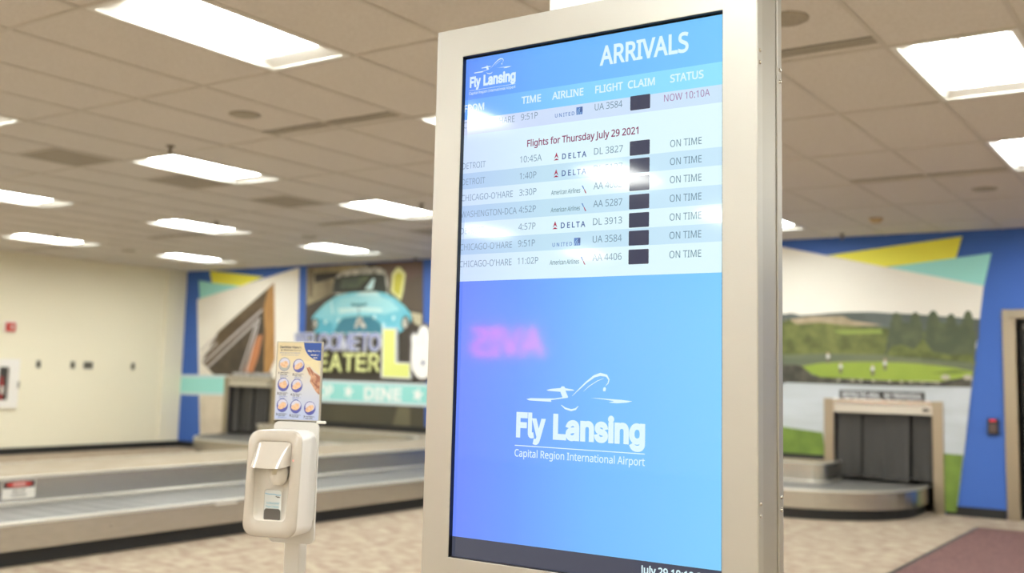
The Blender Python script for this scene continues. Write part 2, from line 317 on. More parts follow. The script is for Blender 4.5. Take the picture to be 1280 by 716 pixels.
ALPHABET_BOLD = """F 410|60,0 60,509 369,509 369,452 125,452 125,278 346,278 346,221 125,221 125,0
l 189|139,-2 101,3 74,20 58,47 53,84 53,509 114,509 114,99 115,77 120,62 130,54 146,52 154,52 160,53 165,53 170,54 181,3 172,1 162,-1 151,-2
y 389|47,-139 61,-86 71,-87 88,-90 104,-89 118,-84 130,-74 141,-58 151,-36 163,-1 17,379 84,379 165,155 177,121 187,87 196,53 206,21 184,21 193,53 202,87 212,121 224,155 305,379 371,379 204,-58 191,-85 177,-107 159,-124 139,-136 117,-143 91,-145 77,-145 65,-143 54,-141
L 393|60,0 60,509 125,509 125,57 361,57 361,0
a 389|160,-9 126,-5 94,5 68,22 48,45 35,73 30,108 34,138 43,161 58,179 78,193 100,203 125,211 152,216 178,220 209,224 234,227 252,230 265,235 273,243 276,255 276,257 273,279 267,297 256,311 240,322 220,329 196,331 171,329 149,322 132,313 118,301 107,288 100,274 41,291 57,322 79,346 104,364 133,375 163,382 194,384 215,383 239,379 263,372 286,360 306,343 322,320 333,290 337,251 337,0 277,0 277,52 272,52 264,38 252,25 236,12 215,1 190,-6|170,45 202,49 228,59 248,74 263,93 272,115 276,138 276,190 270,186 259,182 246,179 231,176 216,173 200,171 175,168 154,164 134,159 117,150 103,139 95,124 92,105 94,87 102,72 114,61 130,52 149,47
n 410|114,227 114,0 53,0 53,379 112,379 112,287 102,287 116,319 132,344 152,362 187,379 227,384 264,380 295,369 321,349 341,321 350,298 355,271 357,240 357,0 296,0 296,235 290,275 273,304 246,323 210,329 184,326 161,317 141,303 126,283 117,257
s 365|182,-8 145,-5 112,3 84,18 62,38 45,63 36,94 94,107 105,79 124,60 150,49 181,45 217,50 244,62 262,81 268,103 265,121 254,136 237,147 212,155 149,170 118,180 92,192 72,208 53,237 47,274 51,305 65,332 87,354 115,370 149,381 187,384 223,381 254,372 279,358 299,339 314,316 324,290 268,277 258,298 243,316 219,328 187,333 156,329 131,317 114,299 109,277 112,258 124,243 144,232 172,223 229,209 261,200 287,187 306,171 325,142 331,107 326,75 312,47 290,24 260,6 223,-5
i 167|53,0 53,379 114,379 114,0|84,443 67,446 54,455 44,468 41,483 44,499 54,512 67,521 84,524 100,521 114,512 123,499 126,483 123,468 114,455 100,446
g 425|207,-151 168,-148 134,-140 105,-127 82,-110 64,-91 51,-69 101,-41 110,-53 122,-66 136,-78 154,-88 178,-95 207,-97 249,-92 282,-75 304,-47 311,-6 311,68 306,68 298,56 287,41 272,28 252,16 227,8 195,5 165,7 138,14 113,27 90,43 71,65 55,90 43,120 36,154 34,191 36,229 43,263 55,293 71,320 90,342 112,361 138,374 166,382 196,384 228,382 253,373 273,360 288,346 299,331 308,319 313,319 313,379 372,379 372,-9 370,-40 363,-67 350,-90 324,-117 291,-136 265,-144 237,-149|205,59 237,63 264,75 285,95 300,121 309,154 312,193 309,231 300,264 285,291 264,312 237,325 205,330 172,325 145,312 124,290 109,262 99,229 96,193 99,155 109,123 124,96 145,76 172,63
G 520|269,-7 225,-3 185,7 149,25 118,49 91,79 69,116 53,157 43,203 40,254 43,305 53,352 69,393 91,429 117,459 149,484 184,501 223,512 265,516 304,513 340,504 374,489 403,469 429,445 449,416 465,384 474,349 408,349 399,372 387,393 373,411 356,427 337,439 315,448 291,454 265,456 236,453 209,445 183,432 160,414 141,392 125,364 113,332 106,295 103,254 106,213 113,177 125,145 141,117 161,95 184,76 210,63 238,56 269,53 309,57 345,71 374,93 396,123 407,147 413,173 415,202 434,199 283,199 283,256 478,256 478,200 475,160 466,124 451,91 431,62 406,38 377,19 344,5 308,-4
R 449|60,0 60,509 236,509 273,506 305,500 333,489 367,465 390,433 401,408 407,381 409,352 407,323 401,296 390,271 367,240 333,217 305,206 273,200 236,198 96,198 96,255 234,255 269,258 298,267 319,281 334,300 342,324 345,352 342,380 334,405 319,425 298,440 269,449 233,452 125,452 125,0|353,0 230,229 303,229 428,0
E 419|60,0 60,509 372,509 372,452 125,452 125,286 355,286 355,229 125,229 125,57 375,57 375,0
A 480|16,0 201,509 276,509 463,0 395,0 287,302 276,334 264,372 255,402 244,438 232,478 245,478 233,437 222,402 213,371 201,333 191,302 85,0|110,142 110,199 370,199 370,142
T 449|32,452 32,509 417,509 417,452 257,452 257,0 193,0 193,452
W 686|155,0 16,509 82,509 163,196 170,171 175,145 181,120 187,94 192,67 197,40 189,40 194,67 200,94 205,120 211,145 218,171 224,196 306,509 380,509 462,196 468,171 474,145 480,120 486,94 492,67 497,40 488,40 493,67 499,94 504,120 510,145 523,196 603,509 670,509 530,0 455,0 368,323 359,356 351,391 346,417 341,445 336,475 350,475 345,446 340,420 335,395 327,359 318,323 230,0
O 533|267,-7 225,-3 186,7 150,25 119,49 92,79 70,115 53,157 44,203 40,254 44,305 53,352 70,393 92,429 119,459 150,484 186,501 225,512 267,516 309,512 348,501 384,484 415,459 442,429 464,393 480,352 490,305 493,254 490,203 480,157 464,115 442,79 415,49 384,25 348,7 309,-3|267,53 296,55 324,63 349,76 372,94 392,116 408,144 420,176 428,213 430,254 428,295 420,332 408,365 392,392 372,415 349,433 324,446 296,453 267,456 237,453 210,445 184,433 161,415 142,392 125,364 113,332 106,295 103,254 106,213 113,176 125,144 142,117 161,94 184,76 210,63 237,55
C 510|267,-7 225,-3 186,7 150,25 119,49 92,79 70,115 53,157 44,203 40,254 44,305 53,352 70,393 92,429 119,459 150,484 186,501 225,512 267,516 305,513 340,504 373,490 402,471 427,447 448,418 463,385 473,348 408,348 401,373 389,395 375,413 357,428 337,440 315,449 292,454 267,456 237,453 209,445 184,432 161,414 141,391 125,364 113,332 106,295 103,254 106,213 113,177 125,145 141,117 161,94 184,76 210,63 237,56 267,53 292,55 315,60 337,69 357,81 375,96 389,114 401,136 408,160 473,160 463,124 448,91 428,62 402,38 373,19 341,5 305,-4
M 628|60,0 60,509 152,509 277,187 282,174 287,159 299,123 305,103 311,84 317,65 322,49 307,49 318,83 330,121 336,140 342,158 348,174 352,187 476,509 568,509 568,0 504,0 504,291 504,327 505,347 505,369 506,413 507,457 513,457 505,433 498,409 482,363 474,341 467,322 461,305 456,291 342,0 286,0 170,291 165,304 159,321 145,361 137,384 129,408 121,432 112,457 119,457 120,416 121,372 122,328 122,309 122,291 122,0
D 502|219,0 96,0 96,57 215,57 254,60 288,68 318,81 343,99 363,122 379,149 390,181 397,216 399,255 397,294 390,329 379,361 364,388 344,410 320,428 291,441 258,449 221,452 93,452 93,509 225,509 273,505 315,495 353,478 385,455 412,426 433,391 449,351 458,306 462,255 458,205 449,159 433,119 411,83 384,54 351,31 312,14 268,3|125,509 125,0 60,0 60,509
I 300|31,0 31,57 118,57 118,452 31,452 31,509 269,509 269,452 183,452 183,57 269,57 269,0
N 523|60,0 60,509 136,509 343,183 352,169 363,151 375,130 388,107 401,82 414,55 405,54 402,81 401,108 400,134 399,157 399,195 399,509 463,509 463,0 387,0 202,290 190,310 177,331 164,354 148,381 108,452 119,454 122,384 123,354 124,328 125,307 125,291 125,0
H 517|60,0 60,509 125,509 125,289 392,289 392,509 457,509 457,0 392,0 392,232 125,232 125,0
P 445|60,0 60,509 235,509 272,506 305,499 332,487 356,471 375,452 390,430 400,404 407,377 409,348 407,318 400,291 390,265 375,243 356,223 332,207 305,195 272,188 235,186 109,186 109,242 233,242 269,246 297,256 318,272 333,294 342,319 344,348 342,376 333,402 318,423 297,439 268,449 232,452 125,452 125,0"""
def _alphabet(t):
    d = {}
    for ln in t.split('\n'):
        ch, rest = ln[0], ln[2:]
        parts = rest.split('|')
        d[ch] = (int(parts[0]), [[tuple(int(q) for q in p.split(',')) for p in o_.split(' ')] for o_ in parts[1:] if o_])
    return d
ALPHABETS = {'text': _alphabet(ALPHABET_TEXT), 'bold': _alphabet(ALPHABET_BOLD)}
_tc = {}
def glyphs(s, weight=0.0, spacing=1.0, shear=0.0, font='text'):
    """flat outline mesh of a line of lettering: vertices, faces"""
    k = (s, weight, spacing, shear, font)
    if k in _tc: return _tc[k]
    cu = bpy.data.curves.new('lettering', 'CURVE')
    cu.dimensions = '2D'; cu.fill_mode = 'FRONT'
    x = 0.0; loops = []
    for ch in s:
        adv, outs = ALPHABETS[font][ch]
        for o_ in outs:
            sp_ = cu.splines.new('POLY'); sp_.points.add(len(o_) - 1); sp_.use_cyclic_u = True
            for p, (gx_, gy_) in zip(sp_.points, o_):
                p.co = (x + gx_ / 1000 + shear * gy_ / 1000, gy_ / 1000, 0, 1)
            loops.append([Vector(p.co[:2]) for p in sp_.points])
        x += adv / 1000 * spacing
    o = bpy.data.objects.new('lettering', cu); COL.objects.link(o)
    bpy.context.view_layer.update()
    dg = bpy.context.evaluated_depsgraph_get()
    me = o.evaluated_get(dg).to_mesh()
    vs_ = [(v.co.x, v.co.y, 0) for v in me.vertices]
    fs_ = [list(p.vertices) for p in me.polygons]
    o.evaluated_get(dg).to_mesh_clear()
    bpy.data.objects.remove(o); bpy.data.curves.remove(cu)
    rib = 0
    if weight > 0:          # heavier stroke: a mitred ribbon along every outline
        for lp in loops:
            n = len(lp); L, R_ = [], []
            for i in range(n):
                d0 = (lp[i] - lp[i - 1]).normalized(); d1 = (lp[(i + 1) % n] - lp[i]).normalized()
                n0 = Vector((-d0.y, d0.x)); n1 = Vector((-d1.y, d1.x)); mm = n0 + n1
                mm = mm / max(mm.length_squared / 2, .35) if mm.length > 1e-6 else n0
                L.append(lp[i] + mm * weight); R_.append(lp[i] - mm * weight)
            for i in range(n):
                b0 = len(vs_); j = (i + 1) % n; rib += 1
                vs_ += [(p.x, p.y, rib) for p in (L[i], R_[i], R_[j], L[j])]
                fs_.append([b0, b0 + 1, b0 + 2, b0 + 3])
    _tc[k] = (vs_, fs_)
    return _tc[k]

def cap_height(weight=0.0, font='text'):
    vv, _ = glyphs('L', weight, font=font)
    return max(v[1] for v in vv)

class Art(MB):
    """flat artwork on a plane: origin + u*right + v*up, each layer lifted a hair along the normal"""
    def __init__(self, O, right, up, normal, step=0.0004, micro=0.0):
        super().__init__(); self.micro = micro; self.lift = 0
        self.O, self.R, self.U, self.N, self.step = Vector(O), Vector(right), Vector(up), Vector(normal), step

    def P(self, u, v, layer):
        return self.O + self.R * u + self.U * v + self.N * (layer * self.step)

    def poly(self, pts, mt, layer=0):
        self.lift += 1
        up_ = self.N * (self.lift * self.micro * .6)
        self.face([self.P(u, v, layer) + up_ for u, v in pts], mt)

    def rect(self, u0, v0, u1, v1, mt, layer=0):
        self.poly([(u0, v0), (u1, v0), (u1, v1), (u0, v1)], mt, layer)

    def rrect(self, u0, v0, u1, v1, r, mt, layer=0, seg=4):
        pts = []
        for cx, cy, a0 in ((u1 - r, v0 + r, -90), (u1 - r, v1 - r, 0), (u0 + r, v1 - r, 90), (u0 + r, v0 + r, 180)):
            for i in range(seg + 1):
                a = math.radians(a0 + 90 * i / seg)
                pts.append((cx + r * math.cos(a), cy + r * math.sin(a)))
        self.poly(pts, mt, layer)

    def ellipse(self, cu, cv, ru, rv, mt, layer=0, seg=28, rot=0.0, a0=0, a1=360):
        pts = []
        n = seg if a1 - a0 >= 360 else seg + 1
        for i in range(n):
            a = math.radians(a0 + (a1 - a0) * i / seg)
            x, y = ru * math.cos(a), rv * math.sin(a)
            pts.append((cu + x * math.cos(rot) - y * math.sin(rot), cv + x * math.sin(rot) + y * math.cos(rot)))
        self.poly(pts, mt, layer)

    def stroke(self, pts, w, mt, layer=0):
        """a ribbon along pts; w a number or a width per point"""
        n = len(pts); ws = w if isinstance(w, (list, tuple)) else [w] * n
        L, Rr = [], []
        for i, (x, y) in enumerate(pts):
            a = pts[max(i - 1, 0)]; b = pts[min(i + 1, n - 1)]
            dx, dy = b[0] - a[0], b[1] - a[1]; l = math.hypot(dx, dy) or 1
            nx, ny = -dy / l, dx / l
            L.append((x + nx * ws[i] / 2, y + ny * ws[i] / 2)); Rr.append((x - nx * ws[i] / 2, y - ny * ws[i] / 2))
        for i in range(n - 1):
            self.poly([L[i], Rr[i], Rr[i + 1], L[i + 1]], mt, layer)

    def text(self, s, u0, v, cap, mt, layer=0, width=None, align='l', weight=0.0, spacing=1.0, shear=0.0, slope=0.0, font='text'):
        vv, ff = glyphs(s, weight, spacing, shear, font)
        if not vv: return
        x0 = min(p[0] for p in vv); x1 = max(p[0] for p in vv)
        sy = cap / cap_height(weight, font)
        sx = width / (x1 - x0) if width else sy
        off = {'l': 0, 'c': -(x1 - x0) * sx / 2, 'r': -(x1 - x0) * sx}[align]
        n = len(self.v); mi = self._m(mt)
        for p in vv:
            uu = u0 + off + (p[0] - x0) * sx
            self.v.append(tuple(self.P(uu, v + p[1] * sy + slope * (uu - u0), layer) - self.N * (p[2] * self.micro)))
        for f in ff:
            self.f.append([n + i for i in f]); self.mi.append(mi); self.smooth.append(False)

# ------------------------------------------------------------------ materials
m_ceil = mat('acoustic tile', (214, 208, 200), 0.9, noise=(60, (206, 199, 190), .35, .65), bump=(180, .25))
m_tee = mat('ceiling tee bar', (196, 189, 178), 0.5)
m_wall = mat('cream wall paint', (238, 231, 208), 0.75, bump=(90, .06))
m_blue = mat('blue wall paint', (56, 100, 184), 0.6, bump=(90, .05))
m_white = mat('white paint', (236, 232, 226), 0.5)
m_black = mat('black vinyl base', (26, 26, 26), 0.55)
m_floor = mat('mottled beige carpet', (176, 162, 140), 0.95, noise=(7.0, (146, 124, 110), .38, .66), bump=(160, .5), stretch=(1.0, 1.5, 1))
m_deck = mat('carousel deck laminate', (160, 147, 127), 0.8, noise=(5, (150, 136, 115), .35, .65))
m_steel = mat('brushed stainless steel', (206, 203, 196), 0.27, 1.0, noise=(2.0, (190, 186, 178), .3, .7), stretch=(6, 6, 60))
m_steel_j = mat('steel jamb tinted by reflection', (172, 163, 146), 0.3, 1.0)  # darker copy of the steel: the carpet's reflection is put into its colour
m_steel_l = mat('steel edge with painted highlight', (208, 204, 194), 0.4, .8)  # paler, more diffuse steel: the lamps' highlight on trims is put into it
m_belt = mat('grey rubber belt slats', (112, 110, 106), 0.45)
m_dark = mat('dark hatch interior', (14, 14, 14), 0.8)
m_strip = mat('black curtain rubber', (58, 56, 54), 0.55)
m_alu = mat('brushed aluminium housing', (198, 196, 190), 0.42, 0.8, bump=(300, .03))
m_alu_d = mat('aluminium side panel', (188, 185, 178), 0.4, 0.85)
m_bezel = mat('black screen bezel', (10, 10, 12), 0.3)
m_screw = mat('steel screw head', (200, 196, 190), 0.25, 1.0)

# ------------------------------------------------------------------ setting
TX, TY = 0.61462, 1.22755            # ceiling module
GX, GY = -4.45, 4.079                # a module corner: left, far edge of a light cell
LIGHT_C, LIGHT_R = range(-2, 4), range(-5, 4)

mb = MB()
mb.box((X_LEFT - .2, Y_FRONT - .2, -.1), (X_RIGHT + .2, Y_BACK + 1.2, 0), m_floor)
struct(mb, 'floor')

# ceiling: one slab with openings where the troffers sit
lights = {}
for c in LIGHT_C:
    for r in LIGHT_R:
        x0 = GX - 5 * TX * c; y1 = GY + 2 * TY * r
        if r <= -2: y1 -= .30
        lights[(c, r)] = (x0, y1 - TY, x0 + TX, y1)
mb = MB()
xs = [X_LEFT]; ys = [Y_FRONT]
for c in sorted(LIGHT_C, reverse=True):
    xs += [lights[(c, 0)][0] + .02, lights[(c, 0)][2] - .02]
for r in LIGHT_R:
    ys += [lights[(0, r)][1] + .02, lights[(0, r)][3] - .02]
xs.append(X_RIGHT); ys.append(Y_BACK)
for i in range(len(xs) - 1):
    for j in range(len(ys) - 1):
        if i % 2 == 1 and j % 2 == 1:
            continue
        mb.face([(xs[i], ys[j], CEIL), (xs[i], ys[j + 1], CEIL), (xs[i + 1], ys[j + 1], CEIL), (xs[i + 1], ys[j], CEIL)], m_ceil)
mb.face([(X_LEFT - .2, Y_FRONT - .2, CEIL + .3), (X_RIGHT + .2, Y_FRONT - .2, CEIL + .3), (X_RIGHT + .2, Y_BACK + .2, CEIL + .3), (X_LEFT - .2, Y_BACK + .2, CEIL + .3)], m_ceil)
struct(mb, 'ceiling')

mb = MB()
nx0 = math.ceil((X_LEFT - GX) / TX); nx1 = math.floor((X_RIGHT - GX) / TX)
ny0 = math.ceil((Y_FRONT - GY) / TY); ny1 = math.floor((Y_BACK - GY) / TY)
for k in range(nx0, nx1 + 1):
    x = GX + k * TX
    mb.box((x - .012, Y_FRONT, CEIL - .006), (x + .012, Y_BACK, CEIL + .001), m_tee)
for k in range(ny0, ny1 + 1):
    y = GY + k * TY
    mb.box((X_LEFT, y - .012, CEIL - .0065), (X_RIGHT, y + .012, CEIL + .001), m_tee)
struct(mb, 'trim_1')

# back wall with the two baggage hatches and the doorway left open
HATCH_L = (-14.10, -13.06, 1.09)
HATCH_R = (-3.83, -2.75, 1.06)
DOOR = (-1.89, -0.2, 2.10)
mb = MB()
cuts = [X_LEFT - .2, HATCH_L[0], HATCH_L[1], HATCH_R[0], HATCH_R[1], DOOR[0], DOOR[1], X_RIGHT + .2]
tops = [0, HATCH_L[2], 0, HATCH_R[2], 0, DOOR[2], 0]
for i in range(7):
    mb.box((cuts[i], Y_BACK, tops[i]), (cuts[i + 1], Y_BACK + .2, CEIL + .3), m_blue)
struct(mb, 'wall_back')
mb = MB(); mb.box((X_LEFT - .2, Y_FRONT - .2, 0), (X_LEFT, Y_BACK, CEIL + .3), m_wall); struct(mb, 'wall_left')
mb = MB(); mb.box((X_RIGHT, Y_FRONT - .2, 0), (X_RIGHT + .2, Y_BACK, CEIL + .3), m_wall); struct(mb, 'wall_right')
mb = MB(); mb.box((X_LEFT, Y_FRONT - .2, 0), (X_RIGHT, Y_FRONT, CEIL + .3), m_wall); struct(mb, 'wall_front')
mb = MB(); mb.box((X_LEFT, Y_BACK - .42, 0.10), (X_LEFT + .035, Y_BACK - .001, CEIL), m_wall, bev=.004); struct(mb, 'trim_2')

mb = MB(); mb.box((X_LEFT, Y_FRONT, 0), (X_LEFT + .045, Y_BACK, .1), m_black); struct(mb, 'baseboard_left')
mb = MB()
for a, b in ((X_LEFT + .045, HATCH_L[0] - .12), (HATCH_R[1] + .12, DOOR[0] - .14), (DOOR[1] + .13, X_RIGHT)):
    mb.box((a, Y_BACK - .015, 0), (b, Y_BACK, .1), m_black)
struct(mb, 'baseboard_back')

# doorway: stainless frame, dark leaf beyond
mb = MB()
for x0, x1 in ((DOOR[0] - .13, DOOR[0]), (DOOR[1], DOOR[1] + .13)):
    mb.box((x0, Y_BACK - .04, 0), (x1, Y_BACK + .2, DOOR[2]), m_steel_j, bev=.006)
mb.box((DOOR[0] - .13, Y_BACK - .04, DOOR[2]), (DOOR[1] + .13, Y_BACK + .2, DOOR[2] + .10), m_steel_j, bev=.006)
dr = tag(mb.build('door_1'), kind='structure')
mb = MB()
mb.box((DOOR[0], Y_BACK + .14, .01), (DOOR[1], Y_BACK + .18, DOOR[2]), mat('dark door glass', (22, 22, 23), .25), bev=.004)
mb.box((DOOR[0] + .05, Y_BACK + .12, DOOR[2] - .10), (DOOR[0] + .35, Y_BACK + .14, DOOR[2] - .05), mat('door closer grey', (150, 146, 140), .5))
mb.box(((DOOR[0] + DOOR[1]) / 2 - .006, Y_BACK + .13, .01), ((DOOR[0] + DOOR[1]) / 2 + .006, Y_BACK + .14, DOOR[2]), m_steel)
mb.build('door_leaf', dr)

# white column carrying the display
KAL = 0.009
KO = Vector((-1.4040, 1.8438, 2.0983))
KD = Vector((math.cos(KAL), math.sin(KAL), 0)); KN = Vector((-math.sin(KAL), math.cos(KAL), 0))
KM = Matrix(((KD.x, KN.x, 0, KO.x), (KD.y, KN.y, 0, KO.y), (0, 0, 1, 0), (0, 0, 0, 1)))
mb = MB(); mb.box((.125, .160, 0), (.495, .44, CEIL), m_white, KM, bev=.006); struct(mb, 'trim_3')

# ------------------------------------------------------------------ ceiling lights
m_pan = mat('white troffer pan', (226, 224, 218), 0.4)
m_lens = mat('lit fluorescent lens', (250, 248, 240), 0.4, emit=(255, 255, 255), estr=LAMP_STRENGTH)
m_lens.node_tree.nodes['Principled BSDF'].inputs['Emission Color'].default_value = LAMP_COLOR + (1,)
def troffer():
    t = empty('ceiling_light', (0, 0, CEIL), 'x', 'ceiling light')
    hx, hy = TX / 2 - .013, TY / 2 - .013
    ax, ay = .266, .569
    f = MB()
    for a in (((-hx, -hy), (hx, -ay)), ((-hx, ay), (hx, hy)), ((-hx, -ay), (-ax, ay)), ((ax, -ay), (hx, ay))):
        f.box((a[0][0], a[0][1], -.006), (a[1][0], a[1][1], .004), m_pan)
    f.build('frame', t)
    p = MB()
    # sloped pan: lip -> lamp plane
    lip = [(-ax, -ay, .0), (ax, -ay, .0), (ax, ay, .0), (-ax, ay, .0)]
    tx_, ty_, tz_ = ax - .045, ay - .125, .036
    top = [(-tx_, -ty_, tz_), (tx_, -ty_, tz_), (tx_, ty_, tz_), (-tx_, ty_, tz_)]
    for i in range(4):
        j = (i + 1) % 4
        p.face([lip[i], lip[j], top[j], top[i]], m_pan)
    p.face([(x, y, tz_ + .012) for x, y, _ in top], m_pan)
    for i in range(4):
        j = (i + 1) % 4
        p.face([top[i], top[j], (top[j][0], top[j][1], tz_ + .012), (top[i][0], top[i][1], tz_ + .012)], m_pan)
    p.box((-.007, -ty_, tz_ - .012), (.007, ty_, tz_ + .011), m_pan)
    p.build('reflector_pan', t)
    for s in (-1, 1):
        l = MB()
        a_, c_ = sorted((s * .009, s * (tx_ - .004)))
        l.box((a_, -ty_ + .004, tz_ - .016), (c_, ty_ - .004, tz_ + .008), m_lens)
        l.build('lamp_lens', t)
    return t
LIGHT_LABEL = {
    (0, 0): 'large near ceiling troffer light at top left, closest of the left side lights',
    (1, 0): 'ceiling troffer light cut off by left photo edge, above the dark square grille',
    (-1, 1): 'large ceiling troffer light at top right, beside the slotted air vent',
    (-1, 2): 'ceiling troffer light cut by right photo edge, directly below the top right one',
    (-1, 3): 'ceiling troffer light beyond the right photo edge above the doorway',
    (0, 1): 'ceiling troffer light whose tip shows just left of the display housing top',
    (0, 2): 'ceiling troffer light hidden behind the arrivals display',
    (0, 3): 'ceiling troffer light whose tip shows just right of the display, low near the golf mural',
    (1, 1): 'ceiling troffer light in mid left ceiling, second largest on the left side',
    (2, 1): 'ceiling troffer light cut by left photo edge, upper of the two at that edge',
    (1, 2): 'ceiling troffer light touching the left side of the display housing',
    (2, 2): 'ceiling troffer light left of centre, next below the mid left one',
    (3, 2): 'ceiling troffer light lowest at the far left, just above the cream wall',
    (1, 3): 'ceiling troffer light behind the display near the car mural',
    (2, 3): 'ceiling troffer light nearest above the car mural',
    (3, 3): 'farthest ceiling troffer light, above the yellow corner of the left mural',
}
first = None
for (c, r), (x0, y0, x1, y1) in lights.items():
    if first is None:
        first = t = troffer()
    else:
        t = copy_tree(first)
    t.location = ((x0 + x1) / 2, (y0 + y1) / 2, CEIL)
    t['label'] = LIGHT_LABEL.get((c, r), 'ceiling troffer light outside the photographed part of the hall')
    t['group'] = 'recessed troffer lights in the hall ceiling'

# ------------------------------------------------------------------ ceiling fittings
m_slot = mat('slot diffuser grey', (186, 178, 162), 0.5)
m_slot_d = mat('slot shadow gap', (36, 33, 30), 0.7)
def slot_vent(kx, yf, label):
    x0 = GX + kx * TX + .012; x1 = x0 + 2 * TX - .024; y = GY + yf * TY
    t = empty('slot_vent', ((x0 + x1) / 2, y, CEIL), label, 'vent', 'linear slot vents in the ceiling')
    h = (x1 - x0) / 2
    b = MB(); b.box((-h, -.055, -.003), (h, .055, .002), m_slot_d); b.build('backing', t)
    for k in range(4):
        f = MB(); yy = -.045 + k * .030
        f.box((-h, yy - .0055, -.008), (h, yy + .0055, -.003), m_slot); f.build('vent_blade', t)
    return t
slot_vent(-2, .885, 'long slotted air vent in the ceiling between big left light and display')
slot_vent(3, .885, 'long slotted air vent beside the top right ceiling light')
slot_vent(-7, 3.88, 'thin far slotted air vent below the light touching the display')
slot_vent(3, 3.89, 'thin slotted air vent running to the light at right photo edge')
slot_vent(-12, 3.85, 'far slotted air vent between two small lights left of centre')
slot_vent(-17, 3.95, 'farthest slotted air vent just above the cream wall')

m_ret = mat('perforated return grille', (168, 158, 142), 0.7, noise=(140, (150, 140, 124), .45, .55))
def grille(yf, label):
    x0 = GX - 6 * TX; y0 = GY + yf * TY
    t = empty('return_grille', (x0 + TX / 2, y0 + TY / 4, CEIL), label, 'vent', 'square return grilles in the ceiling')
    h = TX / 2 - .013
    b = MB(); b.box((-h, -h, -.004), (h, h, .002), m_ret); b.build('perforated_face', t)
    f = MB()
    for a in (((-h, -h), (h, -h + .02)), ((-h, h - .02), (h, h)), ((-h, -h + .02), (-h + .02, h - .02)), ((h - .02, -h + .02), (h, h - .02))):
        f.box((a[0][0], a[0][1], -.008), (a[1][0], a[1][1], -.004), m_tee)
    f.build('frame', t)
grille(.5, 'dark square ceiling grille nearest, at left beside the cut off lights')
grille(1.5, 'dark square ceiling grille just below the mid left light')
grille(2.5, 'dark square ceiling grille in the open ceiling right of the mid left light')
grille(4.5, 'dark square ceiling grille farthest, against the display edge above the car mural')

m_spk = mat('speaker grille', (176, 166, 148), 0.6, noise=(300, (140, 132, 116), .45, .55))
def speaker(x, y, label):
    b = MB()
    b.lathe((0, 0, 0), [(.012, -.012), (.07, -.011), (.095, -.009), (.105, -.004), (.105, .0)], m_spk)
    o = b.build('ceiling_speaker', None, (x, y, CEIL)); tag(o, label, 'speaker', 'round ceiling speakers')
speaker(-5.39, 4.70, 'round ceiling speaker beside the long vent left of the display')
speaker(-1.66, 4.66, 'round ceiling speaker at top right against the display edge')
speaker(-1.71, 9.69, 'round ceiling speaker high above the doorway at right')
speaker(-9.70, 9.62, 'small round ceiling speaker above the far left light over the mural')
speaker(-13.44, 9.65, 'small round ceiling speaker just above the cream wall')

m_chr = mat('dull chrome sprinkler', (120, 108, 92), 0.4, 0.8)
def sprinkler(x, y, label):
    t = empty('sprinkler', (x, y, CEIL), label, 'sprinkler', 'fire sprinklers hanging from the ceiling')
    e = MB(); e.lathe((0, 0, 0), [(.035, -.002), (.035, -.008), (.018, -.014)], m_chr, 16); e.build('escutcheon', t)
    b = MB(); b.lathe((0, 0, 0), [(.011, -.014), (.011, -.03), (.007, -.034), (.007, -.062)], m_chr, 12)
    for s in (-1, 1):
        b.box((s * .014 - .003, -.003, -.06), (s * .014 + .003, .003, -.03), m_chr)
    b.build('sprinkler_head', t)
    d = MB(); d.lathe((0, 0, 0), [(.022, -.062), (.024, -.066)], m_chr, 16); d.build('deflector', t)
sprinkler(-6.68, 5.11, 'sprinkler head right over the mid left ceiling light')
sprinkler(-9.72, 8.14, 'sprinkler head over the left of centre light')
sprinkler(-12.71, 8.03, 'sprinkler head over the lowest far left light')
sprinkler(-6.67, 8.15, 'sprinkler head near the light that touches the display')
sprinkler(-3.63, 11.99, 'sprinkler head close to the golf mural top')
sprinkler(-13.04, 11.08, 'sprinkler head beside the farthest light over the yellow mural corner')
sprinkler(-9.97, 12.08, 'sprinkler head at the ceiling edge over the car mural')
b = MB(); b.lathe((0, 0, 0), [(.03, -.05), (.045, -.046), (.055, -.03), (.07, -.02), (.07, 0)], mat('ivory smoke detector', (196, 170, 128), .5))
tag(b.build('smoke_detector', None, (-2.98, 11.0, CEIL)), 'small tan smoke detector on the ceiling over the golf mural', 'smoke detector')

# ------------------------------------------------------------------ wall murals
def wall_art():
    return Art((0, Y_BACK - .003, 0), (1, 0, 0), (0, 0, 1), (0, -1, 0), .0016, 1.5e-5)
def W(pts, ox=0, oy=0, k=1.0):
    return [on_back(ox + x * k, oy + y * k) for x, y in pts]

def art_text_px(A, s, x0, x1, yb, yt, mt, layer, weight=0.0, x0b=None, **kw):
    """lettering whose baseline runs between two image points"""
    a = on_back(x0, yb if not isinstance(yb, tuple) else yb[0]); b_ = on_back(x1, yb if not isinstance(yb, tuple) else yb[1])
    t_ = on_back(x0, yt)
    A.text(s, a[0], (a[1] + b_[1]) / 2, t_[1] - a[1], mt, layer, width=b_[0] - a[0], weight=weight, **kw)

m_yel = mat('mural lime yellow', (240, 236, 84), .6)
m_teal = mat('mural teal', (158, 224, 218), .6)
m_mwht = mat('mural off white', (240, 236, 226), .6, noise=(.8, (228, 222, 210), .35, .7))
m_brn = mat('mural building brown', (104, 88, 66), .6, noise=(3, (80, 66, 50), .35, .7))
m_ora = mat('mural timber', (184, 140, 84), .6, noise=(4, (150, 108, 62), .3, .7), stretch=(6, 1, .6))
m_ora2 = mat('mural orange beam', (186, 122, 82), .6)
m_bdk = mat('mural dark glass', (66, 58, 48), .6, noise=(5, (92, 80, 62), .4, .8))
m_lil = mat('mural pale steel', (196, 188, 186), .6)
m_lil2 = mat('mural pale blue trim', (206, 222, 226), .6)

